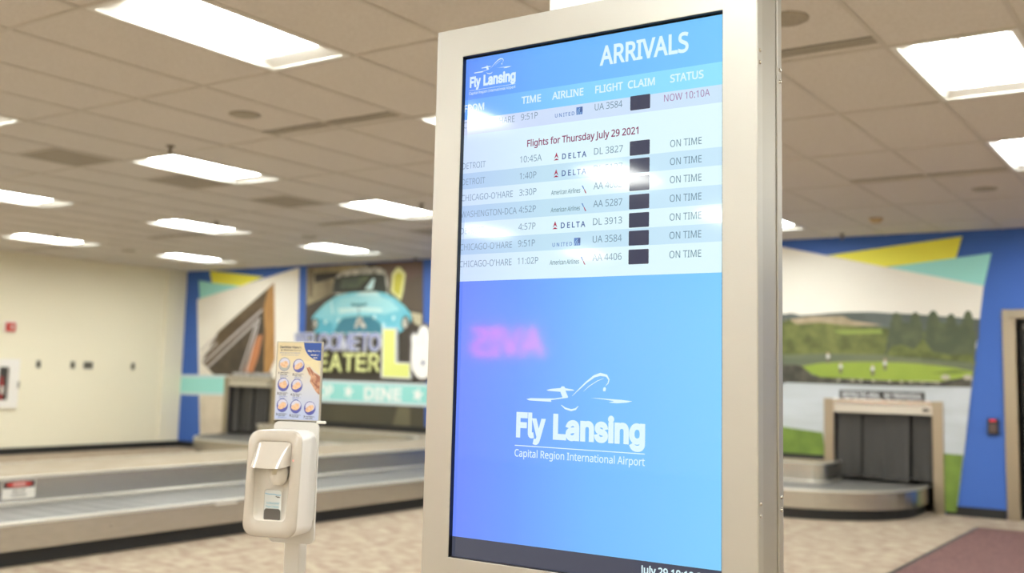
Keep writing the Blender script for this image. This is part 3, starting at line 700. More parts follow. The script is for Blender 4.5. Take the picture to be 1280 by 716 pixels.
def flat(o):
    o['thickness'] = 'vinyl print'
    return o

# left mural: white field, timber building, yellow and teal shapes
A = wall_art(); z = (230, 330, .2095)
A.poly(W([(246.8, 374), (374.5, 334), (372.5, 473), (372.5, 546), (250, 546)]), m_mwht, 1)
A.poly(W([(155, 40), (480, 75), (340, 132), (168, 112)], *z), m_yel, 1)
A.poly(W([(90, 98), (168, 112), (335, 131), (95, 206)], *z), m_teal, 1)
A.poly(W([(540, 110), (545, 570), (500, 672), (180, 662), (108, 585), (205, 405)], *z), m_brn, 2)
A.poly(W([(540, 110), (545, 570), (500, 672), (478, 672), (484, 420), (478, 260), (505, 150)], *z), m_ora, 3)
A.poly(W([(478, 275), (478, 668), (190, 662), (140, 610)], *z), m_bdk, 3)
A.poly(W([(440, 430), (472, 420), (450, 540), (405, 668), (350, 668)], *z), m_ora2, 4)
for a, b_ in (((118, 590), (470, 272)), ((140, 620), (455, 322)), ((100, 520), (195, 430)), ((100, 560), (200, 470)), ((340, 640), (432, 360)), ((372, 640), (450, 340))):
    p0, p1 = W([a, b_], *z)
    A.stroke([p0, p1], .035, m_lil, 4)
# tan foot of the mural
A.poly(W([(250.5, 496), (281, 480), (372, 480), (372, 546), (250.5, 546)]), mat('mural pale stone', (218, 206, 186), .6, noise=(2, (196, 184, 164), .4, .7)), 2)
mu = A.build('wall_mural', cut=(HATCH_L[0], HATCH_L[1], HATCH_L[2])); tag(mu, 'white mural with a brown timber building, yellow and teal corners, left of the car mural', 'mural')

A = wall_art()
A.poly(W([(222, 468), (284.5, 468.5), (284.5, 494.5), (221.5, 493)]), m_lil2, 4)
A.poly(W([(222.8, 471.5), (284.5, 472), (284.5, 491.5), (222.2, 490)]), m_teal, 5)
tag(A.build('wall_banner'), 'short plain teal band on the wall left of the left baggage hatch', 'banner')

# car mural
m_cbg = mat('mural night brown', (84, 74, 62), .6, noise=(1.2, (58, 52, 46), .3, .7))
m_car = mat('mural car aqua', (146, 214, 226), .6, noise=(1.6, (104, 190, 212), .35, .7))
m_card = mat('mural car shade', (62, 128, 150), .6)
m_carl = mat('mural car sheen', (206, 236, 238), .6)
m_glass = mat('mural car window', (80, 90, 82), .6, noise=(3, (116, 124, 92), .4, .7))
m_chrome = mat('mural chrome', (214, 212, 204), .6, noise=(14, (110, 104, 92), .4, .65))
m_cream2 = mat('mural cream facade', (168, 156, 124), .6, noise=(2, (120, 110, 88), .4, .7))
A = wall_art(); z = (370, 320, .1397)
A.poly([on_back(384, 333.3), on_back(529, 325.5), on_back(531, 537.5), on_back(378, 527)], m_cbg, 1)
A.poly(W([(100, 100), (640, 66), (640, 90), (345, 180), (330, 340), (100, 440)], *z), m_cream2, 2)
A.poly(W([(170, 160), (400, 140), (345, 195), (175, 240)], *z), mat('mural dark sign', (52, 48, 44), .6), 3)
A.poly(W([(110, 110), (165, 105), (150, 370), (120, 370)], *z), mat('mural pale post', (120, 108, 86), .6), 3)
A.poly(W([(660, 62), (1140, 42), (1130, 500), (1030, 480), (830, 330), (820, 160)], *z), mat('mural brown wall', (92, 80, 68), .6, noise=(2, (112, 88, 82), .45, .7)), 2)
# guitar-like lime neon beside the roof
A.poly(W([(905, 100), (935, 100), (985, 160), (960, 330), (940, 400), (850, 320), (862, 160)], *z), mat('mural pale lime', (222, 222, 160), .6), 3)
A.poly(W([(905, 150), (945, 150), (960, 180), (930, 360), (875, 310), (885, 180)], *z), mat('mural lime', (196, 190, 74), .6), 4)
# car: cabin, windscreen, bonnet, wings, grille, lamps
roof = [(335, 345), (345, 210), (375, 165), (470, 125), (600, 100), (740, 100), (800, 125), (825, 170), (830, 345)]
A.poly(W(roof, *z), m_chrome, 4)
A.poly(W([(330, 330), (350, 205), (420, 182), (600, 160), (760, 160), (800, 175), (822, 330)], *z), mat('mural car cabin dark', (62, 66, 60), .6), 5)
A.poly(W([(400, 290), (415, 205), (650, 178), (640, 210), (560, 285)], *z), m_glass, 6)
A.poly(W([(690, 200), (712, 205), (690, 300), (620, 300)], *z), m_carl, 6)
bonnet = [(150, 545), (200, 490), (270, 420), (370, 355), (500, 325), (600, 320), (720, 318), (800, 328), (900, 380), (980, 450), (1030, 510), (1040, 560), (1010, 640), (900, 700), (240, 700), (160, 640)]
A.poly(W(bonnet, *z), m_car, 7)
A.poly(W([(540, 345), (600, 322), (720, 320), (760, 350), (700, 352), (600, 352)], *z), m_carl, 8)
A.poly(W([(340, 690), (390, 590), (430, 555), (560, 535), (680, 540), (760, 600), (790, 690)], *z), m_card, 8)
A.poly(W([(230, 560), (330, 600), (340, 690), (250, 690)], *z), mat('mural car deep aqua', (88, 176, 200), .6), 8)
A.poly(W([(330, 470), (400, 380), (560, 350), (740, 350), (860, 400), (930, 480), (800, 520), (640, 505), (480, 510), (380, 540)], *z), mat('mural car light aqua', (176, 226, 232), .6, noise=(1.5, (140, 210, 224), .35, .7)), 8)
A.poly(W([(150, 560), (235, 560), (250, 690), (170, 690)], *z), mat('mural car deep aqua', (88, 176, 200), .6), 8)
A.poly(W([(380, 470), (600, 455), (780, 470), (770, 505), (600, 495), (400, 510)], *z), m_carl, 9)
A.stroke(W([(500, 430), (540, 442), (568, 436), (600, 442), (640, 428)], *z), .035, m_card, 9)
A.stroke(W([(568, 430), (568, 540)], *z), .018, m_card, 9)
A.poly(W([(560, 545), (590, 545), (640, 640), (600, 650), (575, 610), (550, 645), (525, 640)], *z), m_chrome, 9)
A.stroke(W([(320, 400), (335, 520)], *z), .03, m_carl, 8)
for ex, ey, rx, ry in ((175, 610, 55, 75), (985, 600, 60, 85)):
    c_ = on_back(370 + ex * .1397, 320 + ey * .1397)
    A.ellipse(c_[0], c_[1], rx * .1397 / 108, ry * .1397 / 108, mat('mural lamp dark', (70, 66, 58), .6), 9)
    A.ellipse(c_[0], c_[1], rx * .09 / 108, ry * .1 / 108, m_chrome, 10)
for ex, ey in ((385, 575), (710, 545), (270, 590), (880, 555), (790, 620)):
    c_ = on_back(370 + ex * .1397, 320 + ey * .1397)
    A.ellipse(c_[0], c_[1], .03, .035, m_carl, 10)
A.poly(W([(1030, 500), (1130, 520), (1130, 640), (1060, 600)], *z), mat('mural bumper cream', (186, 178, 150), .6), 5)
# lower dark part of the print
A.poly(W([(384, 410), (380, 470), (534, 478), (530, 410)]), mat('mural night lower', (66, 60, 52), .6), 3)
A.poly(W([(378, 505), (378, 530), (531, 538), (531, 509)]), mat('mural night foot', (62, 58, 46), .6, noise=(.5, (76, 72, 54), .4, .7)), 2)
A.poly(W([(498, 508), (513, 509), (513, 536), (490, 535)]), mat('mural olive foot', (100, 95, 72), .6), 3)
A.poly(W([(521.5, 412), (533, 412), (533, 478), (521.5, 478)]), m_cbg, 2)
mu = A.build('wall_mural'); tag(mu, 'dark mural of an old aqua car seen from the front, left of the display', 'mural')

# raised lettering on the car mural: every letter a thing of its own
def letter(ch, x0, x1, yb, yt, face, edge, grow, label, group, depth=.03, lay=.02, weight=.0):
    p0 = on_back(x0, yb); p1 = on_back(x1, yb); p2 = on_back(x0, yt)
    w, h = p1[0] - p0[0], p2[1] - p0[1]
    vv, ff = glyphs(ch, weight, font='bold')
    X0, X1 = min(v[0] for v in vv), max(v[0] for v in vv); Y0, Y1 = min(v[1] for v in vv), max(v[1] for v in vv)
    t = empty('wall_letter', (p0[0], Y_BACK - lay, p0[1]), label, 'letter', group)
    A = Art((0, -depth, 0), (1, 0, 0), (0, 0, 1), (0, -1, 0), .002, 1.5e-5)
    for k, (g, mt, l) in enumerate(((weight + grow, edge, 0), (weight, face, 3))):
        v2, f2 = glyphs(ch, g, font='bold')
        n = len(A.v); mi = A._m(mt)
        for v in v2:
            A.v.append(tuple(A.P((v[0] - X0) / (X1 - X0) * w, (v[1] - Y0) / (Y1 - Y0) * h, l) - A.N * (v[2] * A.micro)))
        edges = {}
        for f in f2:
            A.f.append([n + i for i in f]); A.mi.append(mi); A.smooth.append(False)
            for a, b_ in zip(f, f[1:] + f[:1]):
                key = (min(a, b_), max(a, b_)); edges[key] = edges.get(key, 0) + 1
        if k == 0:      # give the plate its thickness
            for (a, b_), cnt in edges.items():
                if cnt == 1:
                    pa, pb = Vector(A.v[n + a]), Vector(A.v[n + b_])
                    A.face([pa, pb, pb + Vector((0, depth - .002, 0)), pa + Vector((0, depth - .002, 0))], edge)
    A.build('letter_face', t)
    return t

m_lfill = mat('lettering lilac', (132, 142, 206), .6)
m_lwht = mat('lettering white edge', (226, 228, 232), .6)
m_lime = mat('lettering pale lime', (226, 232, 160), .6)
m_limee = mat('lettering lime edge', (96, 92, 62), .6)
xw = [370.5, 384, 393, 403.5, 416, 431.5, 447.5, 455.5, 464.5, 477.5]
word = 'WELCOME'
wx = [(370.5, 383), (384, 391.5), (392.5, 399), (400, 412), (413, 426.5), (427, 440), (441.5, 450)]
for ch, (a, b_) in zip(word, wx):
    letter(ch, a, b_, 437.5, 417, m_lfill, m_lwht, .03, 'lilac letter %s with white edge in the word WELCOME' % ch if word.count(ch) == 1 else 'lilac letter E in WELCOME, %s' % ('second letter of the word' if a < 400 else 'last letter of the word'), 'lilac letters WELCOME TO on the car mural')
for ch, (a, b_), lab in zip('TO', [(453, 462.5), (463.5, 477)], ('lilac letter T of the word TO beside WELCOME', 'lilac letter O of the word TO beside the lime L')):
    letter(ch, a, b_, 438.5, 417, m_lfill, m_lwht, .03, lab, 'lilac letters WELCOME TO on the car mural')
gx = [(372, 384.5), (386.5, 398.5), (402, 412), (414, 430), (431, 446), (447.5, 460.5), (463, 477.5)]
gl = ['lime letter G, first letter of GREATER behind the hand sign', 'lime letter R, second letter of GREATER behind the hand sign', 'lime letter E just right of the hand sign poster',
      'lime letter A of GREATER below WELCOME', 'lime letter T of GREATER below WELCOME', 'lime letter E of GREATER between its T and last R', 'lime letter R ending GREATER beside the large L']
for ch, (a, b_), lab in zip('GREATER', gx, gl):
    letter(ch, a, b_, 464, 441.5, m_lime, m_limee, .04, lab, 'lime letters GREATER on the car mural', weight=.015)
A = Art((0, Y_BACK - .05, 0), (1, 0, 0), (0, 0, 1), (0, -1, 0), .002)
def slab(A, pts, mt, depth, layer=0):
    A.poly(pts, mt, layer)
    n = len(pts)
    for i in range(n):
        a, b_ = A.P(*pts[i], layer), A.P(*pts[(i + 1) % n], layer)
        A.face([a, b_, b_ - A.N * depth, a - A.N * depth], mt)
slab(A, W([(480, 410), (498.5, 410), (498.5, 452.5), (516, 453.5), (516, 474), (479, 472)]), m_lwht, .04)
A.poly(W([(482, 412), (496.5, 412), (496.5, 454), (514.5, 455), (514.5, 472), (481, 470.5)]), mat('lettering bright lime', (226, 232, 134), .6), 1)
tag(A.build('wall_letter'), 'very large lime letter L with white edge beside the white mitten', 'letter')
A = Art((0, Y_BACK - .05, 0), (1, 0, 0), (0, 0, 1), (0, -1, 0), .002)
mitt = [(523, 470), (518, 462), (516.5, 450), (517.5, 430), (517, 421), (520, 416.5), (524.5, 419), (526, 414), (529, 408.5), (533, 407), (538, 410), (540.5, 420), (541, 436), (545, 430), (549, 434), (547, 452), (541, 466), (536, 472), (529, 473.5)]
ctr = (531, 441)
slab(A, W([(ctr[0] + (x - ctr[0]) * 1.16, ctr[1] + (y - ctr[1]) * 1.09) for x, y in mitt]), mat('mitten grey edge', (112, 106, 108), .6), .04)
A.poly(W(mitt), mat('mitten white', (246, 245, 242), .6), 1)
for a, b_ in (((525.5, 421), (525, 432)), ((531.5, 414), (531, 430))):
    A.stroke(W([a, b_]), .012, mat('mitten crease', (206, 204, 206), .6), 2)
c_ = on_back(531.5, 453.5)
A.poly([(c_[0] + (.05 if i % 2 == 0 else .02) * math.sin(i * math.pi / 5), c_[1] + (.05 if i % 2 == 0 else .02) * math.cos(i * math.pi / 5)) for i in range(10)], mat('mitten star blue', (60, 70, 130), .6), 2)
tag(A.build('wall_letter'), 'white mitten shaped letter with a blue star against the display edge', 'letter')

# teal SHOP DINE band
m_tband = mat('banner teal', (150, 220, 216), .6)
m_btxt = mat('banner white print', (236, 242, 240), .6)
A = Art((0, Y_BACK - .02, 0), (1, 0, 0), (0, 0, 1), (0, -1, 0), .003, 1.5e-5)
slab(A, W([(374, 473.5), (536, 479.5), (536, 508.3), (374, 501)]), m_lil2, .014)
A.poly(W([(374, 477), (536, 483), (536, 504.5), (374, 497.5)]), m_tband, 1)
def band_text(s, x0, x1, dy):
    a = on_back(x0, 497 + dy); b_ = on_back(x1, 497 + dy); t_ = on_back(x0, 481.5 + dy)
    A.text(s, a[0], a[1], t_[1] - a[1], m_btxt, 2, width=b_[0] - a[0], weight=.035)
band_text('SH', 378, 394, -1.5); band_text('OP', 399, 417.5, -1.2); band_text('DINE', 456, 503, 1.5)
for sx, sy in ((437, 489.3), (523.5, 493.3)):
    c_ = on_back(sx, sy)
    A.poly([(c_[0] + (.115 if i % 2 == 0 else .055) * math.sin(i * math.pi / 5 + .2), c_[1] + (.115 if i % 2 == 0 else .055) * math.cos(i * math.pi / 5 + .2)) for i in range(10)], m_btxt, 2)
tag(A.build('wall_banner'), 'long teal band reading SHOP DINE with stars under the car mural', 'banner')

# golf mural
A = wall_art(); z = (970, 280, .27928); z2 = (970, 460, .3576)
m_sky = mat('mural sky cream', (240, 236, 226), .6, noise=(.5, (226, 222, 214), .4, .75))
m_hill = mat('mural far hills', (98, 106, 104), .6, noise=(3, (84, 92, 88), .4, .6))
m_tan = mat('mural dry field', (182, 164, 138), .6, noise=(5, (150, 136, 108), .4, .7))
m_bush = mat('mural scrub', (118, 124, 66), .6, noise=(6, (82, 90, 46), .35, .65))
m_mead = mat('mural meadow', (136, 154, 72), .6)
m_pine = mat('mural dark pine', (78, 88, 66), .6, noise=(7, (96, 104, 74), .45, .75))
m_pond = mat('mural pond green', (96, 104, 84), .6, noise=(2, (120, 126, 96), .4, .7), stretch=(.6, 1, 5))
m_green = mat('mural putting green', (152, 172, 66), .6, noise=(2, (136, 158, 58), .4, .7))
m_rock = mat('mural rock edge', (84, 82, 70), .6, noise=(8, (60, 58, 50), .4, .6))
m_lake = mat('mural lake', (194, 200, 206), .6, noise=(1.4, (176, 182, 184), .4, .7), stretch=(.7, 1, 4))
m_lawn = mat('mural lawn', (112, 138, 52), .6, noise=(5, (92, 116, 42), .4, .7))
xl = 955  # continues behind the display
A.poly([on_back(xl, 304.5), on_back(981, 309.3), on_back(1229.7, 356.8), on_back(1196, 640), on_back(xl, 622)], m_sky, 1)
A.poly(W([(230, 140), (835, 55), (805, 156), (490, 192)], *z), m_yel, 2)
A.poly(W([(500, 193), (965, 130), (932, 276)], *z), m_teal, 3)
A.poly(W([(-60, 400), (40, 403), (70, 398), (110, 408), (180, 404), (240, 398), (330, 394), (430, 393), (500, 398), (600, 402), (912, 425), (908, 520), (-60, 500)], *z), m_hill, 2)
A.poly(W([(40, 430), (160, 414), (300, 412), (340, 432), (480, 452), (40, 462)], *z), m_tan, 3)
A.poly(W([(-60, 432), (30, 440), (60, 425), (90, 448), (200, 440), (330, 455), (470, 462), (560, 470), (880, 520), (895, 630), (-60, 610)], *z), m_bush, 4)
A.poly(W([(250, 478), (470, 470), (480, 490), (300, 492)], *z), m_mead, 5)
A.poly(W([(-60, 578), (60, 585), (200, 580), (480, 585), (893, 612), (884, 690), (-60, 680)], *z), m_pond, 5)
random.seed(11)
for cx, top, hw_, base in ((540, 395, 50, 590), (625, 395, 52, 600), (705, 388, 55, 610), (785, 402, 52, 615), (860, 388, 48, 620), (580, 440, 60, 595), (745, 440, 60, 612), (830, 450, 60, 618)):
    prev = None
    for i in range(13):
        f = i / 12; y_ = top + (base - top) * f; w_ = hw_ * (.16 + .84 * f ** .6) * (1.12 if i % 2 else .92)
        cur = ((cx - w_, y_), (min(cx + w_ * random.uniform(.9, 1.1), 915 - .11 * (y_ - 390)), y_))
        if prev: A.poly(W([prev[0], prev[1], cur[1], cur[0]], *z), m_pine, 6)
        prev = cur
A.poly(W([(495, 590), (520, 545), (570, 540), (620, 560), (660, 510), (700, 570), (780, 585), (880, 580), (890, 622), (700, 600)], *z), mat('mural light bush', (110, 118, 62), .6, noise=(7, (84, 92, 48), .4, .6)), 7)
A.poly(W([(-60, 632), (90, 630), (130, 640), (160, 675), (300, 690), (500, 700), (720, 708), (880, 680), (874, 745), (-60, 745)], *z), m_rock, 6)
A.poly(W([(118, 636), (200, 622), (300, 617), (480, 616), (640, 625), (800, 642), (882, 660), (878, 678), (820, 690), (740, 704), (560, 702), (360, 692), (200, 684), (160, 668)], *z), m_green, 7)
A.poly(W([(690, 668), (800, 650), (880, 662), (800, 672)], *z), mat('mural green shade', (116, 134, 56), .6), 8)
for i in range(9):
    c_ = on_back(970 + (280 + i * 55 + random.uniform(-12, 12)) * .27928, 280 + (698 + i * 1.5) * .27928)
    A.ellipse(c_[0], c_[1], .02, .014, mat('mural stone', (180, 174, 158), .6), 8, 10)
for ex in (860, 760):
    c_ = on_back(970 + ex * .27928, 280 + 686 * .27928); A.ellipse(c_[0], c_[1], .05, .03, mat('mural stone', (180, 174, 158), .6), 8, 10)
for ex, ey in ((235, 600), (292, 645), (435, 655), (490, 630)):
    c_ = on_back(970 + ex * .27928, 280 + ey * .27928)
    A.poly([(c_[0] - .02, c_[1]), (c_[0] + .02, c_[1]), (c_[0] + .018, c_[1] + .04), (c_[0] - .018, c_[1] + .04)], mat('mural golfer shirt', (206, 206, 208), .6), 9)
    A.poly([(c_[0] - .018, c_[1] - .06), (c_[0] + .014, c_[1] - .06), (c_[0] + .019, c_[1]), (c_[0] - .019, c_[1])], mat('mural golfer dark', (110, 106, 88), .6), 9)
    A.ellipse(c_[0], c_[1] + .054, .012, .014, mat('mural golfer skin', (196, 160, 140), .6), 9, 10)
A.poly([on_back(xl, 484), on_back(985, 478), on_back(1100, 482), on_back(1214.5, 484), on_back(1205, 572), on_back(xl, 560)], m_lake, 7)
A.poly([on_back(xl, 528), on_back(981, 533.5), on_back(1029, 540.5), on_back(1040, 625), on_back(xl, 622)], m_lawn, 8)
A.poly([on_back(1160, 565), on_back(1204.5, 568.5), on_back(1196, 640), on_back(1160, 637)], m_lawn, 8)
tag(A.build('wall_mural', cut=(HATCH_R[0], HATCH_R[1], HATCH_R[2])), 'golf course mural with pines, pond and cream sky, right of the display', 'mural')

# ------------------------------------------------------------------ baggage carousels
def fillet(pts, n=14):
    """pts: (x, y, radius) corners -> polyline with round corners"""
    out = []
    for i, (x, y, r) in enumerate(pts):
        if r == 0 or i in (0, len(pts) - 1):
            out.append(Vector((x, y))); continue
        p = Vector((x, y)); a = (Vector(pts[i - 1][:2]) - p).normalized(); b_ = (Vector(pts[i + 1][:2]) - p).normalized()
        ang = a.angle(b_); d = r / math.tan(ang / 2)
        s, e = p + a * d, p + b_ * d
        c = p + (a + b_).normalized() * (r / math.sin(ang / 2))
        a0 = math.atan2(s.y - c.y, s.x - c.x); a1 = math.atan2(e.y - c.y, e.x - c.x)
        da = (a1 - a0 + math.pi) % (2 * math.pi) - math.pi
        for k in range(n + 1):
            t = a0 + da * k / n
            out.append(Vector((c.x + r * math.cos(t), c.y + r * math.sin(t))))
    return out

def resample(P, step):
    out = [P[0]]; acc = 0
    for a, b_ in zip(P, P[1:]):
        l = (b_ - a).length; d = step - acc
        while d <= l:
            out.append(a + (b_ - a) * (d / l)); d += step
        acc = l - (d - step)
    out.append(P[-1])
    return out

def offset(P, o):
    """to the left of travel by o"""
    out = []
    for i in range(len(P)):
        t = (P[min(i + 1, len(P) - 1)] - P[max(i - 1, 0)]).normalized()
        out.append(P[i] + Vector((-t.y, t.x)) * o)
    return out

def sweep(mb, P, prof, mt, smooth=True):
    """prof: closed list of (left offset, z)"""
    rows = []
    for i in range(len(P)):
        t = (P[min(i + 1, len(P) - 1)] - P[max(i - 1, 0)]).normalized(); n = Vector((-t.y, t.x))
        rows.append([(P[i].x + n.x * o, P[i].y + n.y * o, z_) for o, z_ in prof])
    mb.grid(rows, mt, closed=True, smooth=False, cap=True)

HW = .48
RIM, BELT, TOP, TOE = .302, .283, .50, .11
def carousel(pts, label, kinds):
    P = fillet(pts)
    t = empty('baggage_carousel', (P[0].x, P[0].y - 1.0, 0), label, 'baggage carousel')
    off = Vector((-t.location.x, -t.location.y))
    P = [p + off for p in P]
    b = MB(); sweep(b, P, [(-HW + .05, 0), (-HW + .07, 0), (-HW + .07, TOE + .02), (-HW + .05, TOE + .02)], m_black); b.build('toe_kick', t)
    b = MB()
    sweep(b, P, [(-HW, TOE), (-HW + .03, TOE), (-HW + .03, RIM - .012), (-HW, RIM - .012)], m_steel)
    b.build('outer_fascia', t)
    b = MB()
    sweep(b, P, [(-HW - .006, RIM - .020), (-HW - .004, RIM - .004), (-HW + .004, RIM), (-HW + .045, RIM), (-HW + .05, RIM - .004), (-HW + .05, RIM - .012), (-HW + .03, RIM - .0125), (-HW + .0, RIM - .0205)], m_steel_l)
    b.build('rim_trim', t)
    # overlapping slats
    Q = resample(P, .20); b = MB()
    for i in range(len(Q) - 1):
        t0 = (Q[min(i + 1, len(Q) - 1)] - Q[max(i - 1, 0)]).normalized(); t1 = (Q[min(i + 2, len(Q) - 1)] - Q[i]).normalized()
        n0, n1 = Vector((-t0.y, t0.x)), Vector((-t1.y, t1.x))
        a, c = Q[i], Q[i + 1]
        o0, o1 = -HW + .05, HW - .012
        q = [(a + n0 * o0, BELT), (a + n0 * o1, BELT), (c + n1 * o1, BELT - .0015), (c + n1 * o0, BELT - .0015)]
        b.face([(v.x, v.y, z_) for v, z_ in q], m_belt)
        b.face([(c.x + n1.x * o0, c.y + n1.y * o0, BELT - .0015), (c.x + n1.x * o1, c.y + n1.y * o1, BELT - .0015), (c.x + n1.x * o1, c.y + n1.y * o1, BELT), (c.x + n1.x * o0, c.y + n1.y * o0, BELT)], m_belt)
    sweep(b, P, [(-HW + .05, BELT - .05), (-HW + .05, BELT - .03), (HW - .012, BELT - .03), (HW - .012, BELT - .05)], m_black)
    b.build('belt', t)
    b = MB(); sweep(b, P, [(HW, .1), (HW + .02, .1), (HW + .02, TOP - .012), (HW, TOP - .012)], m_steel); b.build('inner_fascia', t)
    b = MB()
    sweep(b, P, [(HW - .012, BELT - .02), (HW + .0, BELT - .02), (HW + .0, BELT + .03), (HW - .012, BELT + .022)], m_steel_l)
    sweep(b, P, [(HW - .006, TOP - .016), (HW - .006, TOP), (HW + .03, TOP + .002), (HW + .03, TOP - .012), (HW, TOP - .0125), (HW, TOP - .016)], m_steel_l)
    b.build('fascia_trim', t)
    I = offset(P, HW + .028)
    pts3 = [(p.x, p.y) for p in I]
    b = MB()
    b.face([(x, y, TOP - .002) for x, y in pts3], m_deck)
    b.face([(x, y, TOP - .03) for x, y in pts3][::-1], m_deck)
    for k in range(len(pts3)):
        a, c = pts3[k], pts3[(k + 1) % len(pts3)]
        b.face([(a[0], a[1], TOP - .03), (c[0], c[1], TOP - .03), (c[0], c[1], TOP - .002), (a[0], a[1], TOP - .002)], m_deck)
    b.build('deck', t)
    return t

YE = Y_BACK - .034
left_car = carousel([(-13.58, YE, 0), (-13.58, 11.30, .9), (-9.55, 11.30, .5), (-9.55, 1.54, 1.055), (-7.43, 1.54, 1.055), (-7.43, YE, 0)],
                    'long stainless baggage carousel with tan deck on the left below the cream wall', 'l')
right_car = carousel([(-6.07, YE, 0), (-6.07, 11.18, .67), (-3.27, 11.18, .67), (-3.27, YE, 0)],
                     'small curved stainless baggage carousel at right in front of the golf mural', 'r')

# labels and bolts on the left carousel
lo = left_car.location
def label_plate(x, y0, y1, z0, z1, name, paint):
    A = Art((x - lo.x + .002, 0, 0), (0, 1, 0), (0, 0, 1), (1, 0, 0), .0012, 4e-6)
    paint(A, y0 - lo.y, y1 - lo.y, z0, z1)
    return A.build(name, left_car)
m_red = mat('label red', (196, 60, 52), .5)
m_lblw = mat('label white', (226, 222, 214), .5)
m_lblk = mat('label black', (34, 32, 32), .5)
def danger(A, y0, y1, z0, z1):
    h = z1 - z0; w = y1 - y0
    A.rect(y0, z0, y1, z1, m_lblw, 0)
    A.rect(y0 + .006, z1 - h * .42, y1 - .006, z1 - .006, m_lblk, 1)
    A.ellipse((y0 + y1) / 2, z1 - h * .22, w * .4, h * .15, m_red, 2)
    A.text('DANGER', (y0 + y1) / 2, z1 - h * .29, h * .14, m_lblw, 3, align='c', weight=.02)
    A.text('KEEP OFF', (y0 + y1) / 2, z0 + h * .36, h * .13, m_lblk, 1, align='c', weight=.02)
    A.text('CONVEYOR', (y0 + y1) / 2, z0 + h * .13, h * .13, m_lblk, 1, align='c', weight=.02)
fx = -7.43 - HW
o = label_plate(fx, 4.69, 4.965, .335, .475, 'warning_label', danger); o['label'] = 'white danger label with red oval'
o = label_plate(-6.95, 5.97, 6.2, .268, .292, 'label_strip', lambda A, a, b_, c, d: A.rect(a, c, b_, d, m_lblw, 0)); o['label'] = 'plain white strip label'
A = Art((0, 11.30 + HW - .002 - lo.y, 0), (1, 0, 0), (0, 0, 1), (0, -1, 0), .0006)
danger(A, -11.75 - lo.x, -11.5 - lo.x, .33, .47); A.build('warning_label', left_car)['label'] = 'far danger label'
for y, z_ in ((5.55, .47), (6.72, .46), (6.72, .42), (6.66, .46), (6.66, .42)):
    b = MB(); b.cyl((fx - lo.x, y - lo.y, z_), (fx - lo.x + .006, y - lo.y, z_), .011, m_screw, 10); b.build('bolt', left_car)
for y in (5.0, 6.3, 7.5):
    b = MB(); b.cyl((-6.95 - lo.x, y - lo.y, .2), (-6.95 - lo.x + .006, y - lo.y, .2), .011, m_screw, 10); b.build('bolt', left_car)

# black base strip where the decks meet the wall
mb = MB()
mb.box((-12.94, Y_BACK - .033, TOP - .03), (-7.95, Y_BACK - .006, TOP + .09), m_black)
mb.box((-5.6, Y_BACK - .033, TOP - .03), (HATCH_R[0] - .112, Y_BACK - .006, TOP + .05), m_black)
struct(mb, 'trim_4')

# ------------------------------------------------------------------ baggage hatches
def hatch(x0, x1, top, label, nstrip, seed):
    cx = (x0 + x1) / 2; h = (x1 - x0) / 2
    t = empty('baggage_hatch', (cx, Y_BACK, 0), label, 'baggage hatch', 'stainless baggage hatches in the back wall')
    b = MB()
    for s in (-1, 1):
        a, c = sorted((s * h, s * (h + .11)))
        b.box((a, -.031, 0), (c, -.004, top + .145), m_steel_j, bev=.004)
    b.box((-h, -.031, top + .085), (h, -.004, top + .145), m_steel, bev=.004)
    b.build('frame', t)
    b = MB(); b.box((-h, -.024, top - .01), (h, -.004, top + .083), m_steel_l, bev=.004)
    b.build('shutter_box', t)
    b = MB(); b.box((h - .10, -.027, top + .03), (h - .03, -.0245, top + .06), m_lblk); b.build('lock_plate', t)
    rnd = random.Random(seed)
    w = (x1 - x0) / nstrip
    for k in range(nstrip):
        b = MB(); a = -h + k * w + .004; a += .012 + rnd.uniform(0, .02); e = a + w * .98 if k < nstrip - 1 else h - .012
        yy = .06 + .03 * (k % 2); n = 8; rows = []
        bot = BELT + .02 + rnd.uniform(0, .03); ph = rnd.uniform(0, 6)
        for j in range(7):
            f = j / 6; z_ = top - (top - bot) * f
            rows.append([(a + (e - a) * i / n, yy + .018 * math.sin(ph + i * .7) * (.3 + f) - .03 * f, z_) for i in range(n + 1)])
        b.grid(rows, m_strip)
        rows2 = [[(p[0], p[1] + .005, p[2]) for p in r_] for r_ in rows]
        b.grid(rows2[::-1], m_strip)
        b.build('curtain_strip', t)
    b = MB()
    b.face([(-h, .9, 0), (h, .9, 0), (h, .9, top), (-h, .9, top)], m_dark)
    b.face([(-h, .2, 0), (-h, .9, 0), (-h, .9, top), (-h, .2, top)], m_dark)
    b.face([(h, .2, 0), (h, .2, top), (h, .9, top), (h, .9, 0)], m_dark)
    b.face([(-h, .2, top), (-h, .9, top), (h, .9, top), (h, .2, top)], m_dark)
    b.face([(-h, -.03, BELT - .004), (h, -.03, BELT - .004), (h, .9, BELT - .004), (-h, .9, BELT - .004)], m_belt)
    b.box((-h + .001, 0, BELT), (-h + .008, .2, top), m_strip); b.box((h - .008, 0, BELT), (h - .001, .2, top), m_strip)
    b.build('tunnel', t)
    return t
hatch(HATCH_L[0], HATCH_L[1], HATCH_L[2], 'stainless framed baggage hatch with black curtain below the timber building mural', 6, 3)
hatch(HATCH_R[0], HATCH_R[1], HATCH_R[2], 'stainless framed baggage hatch with black curtain in the golf mural', 4, 5)

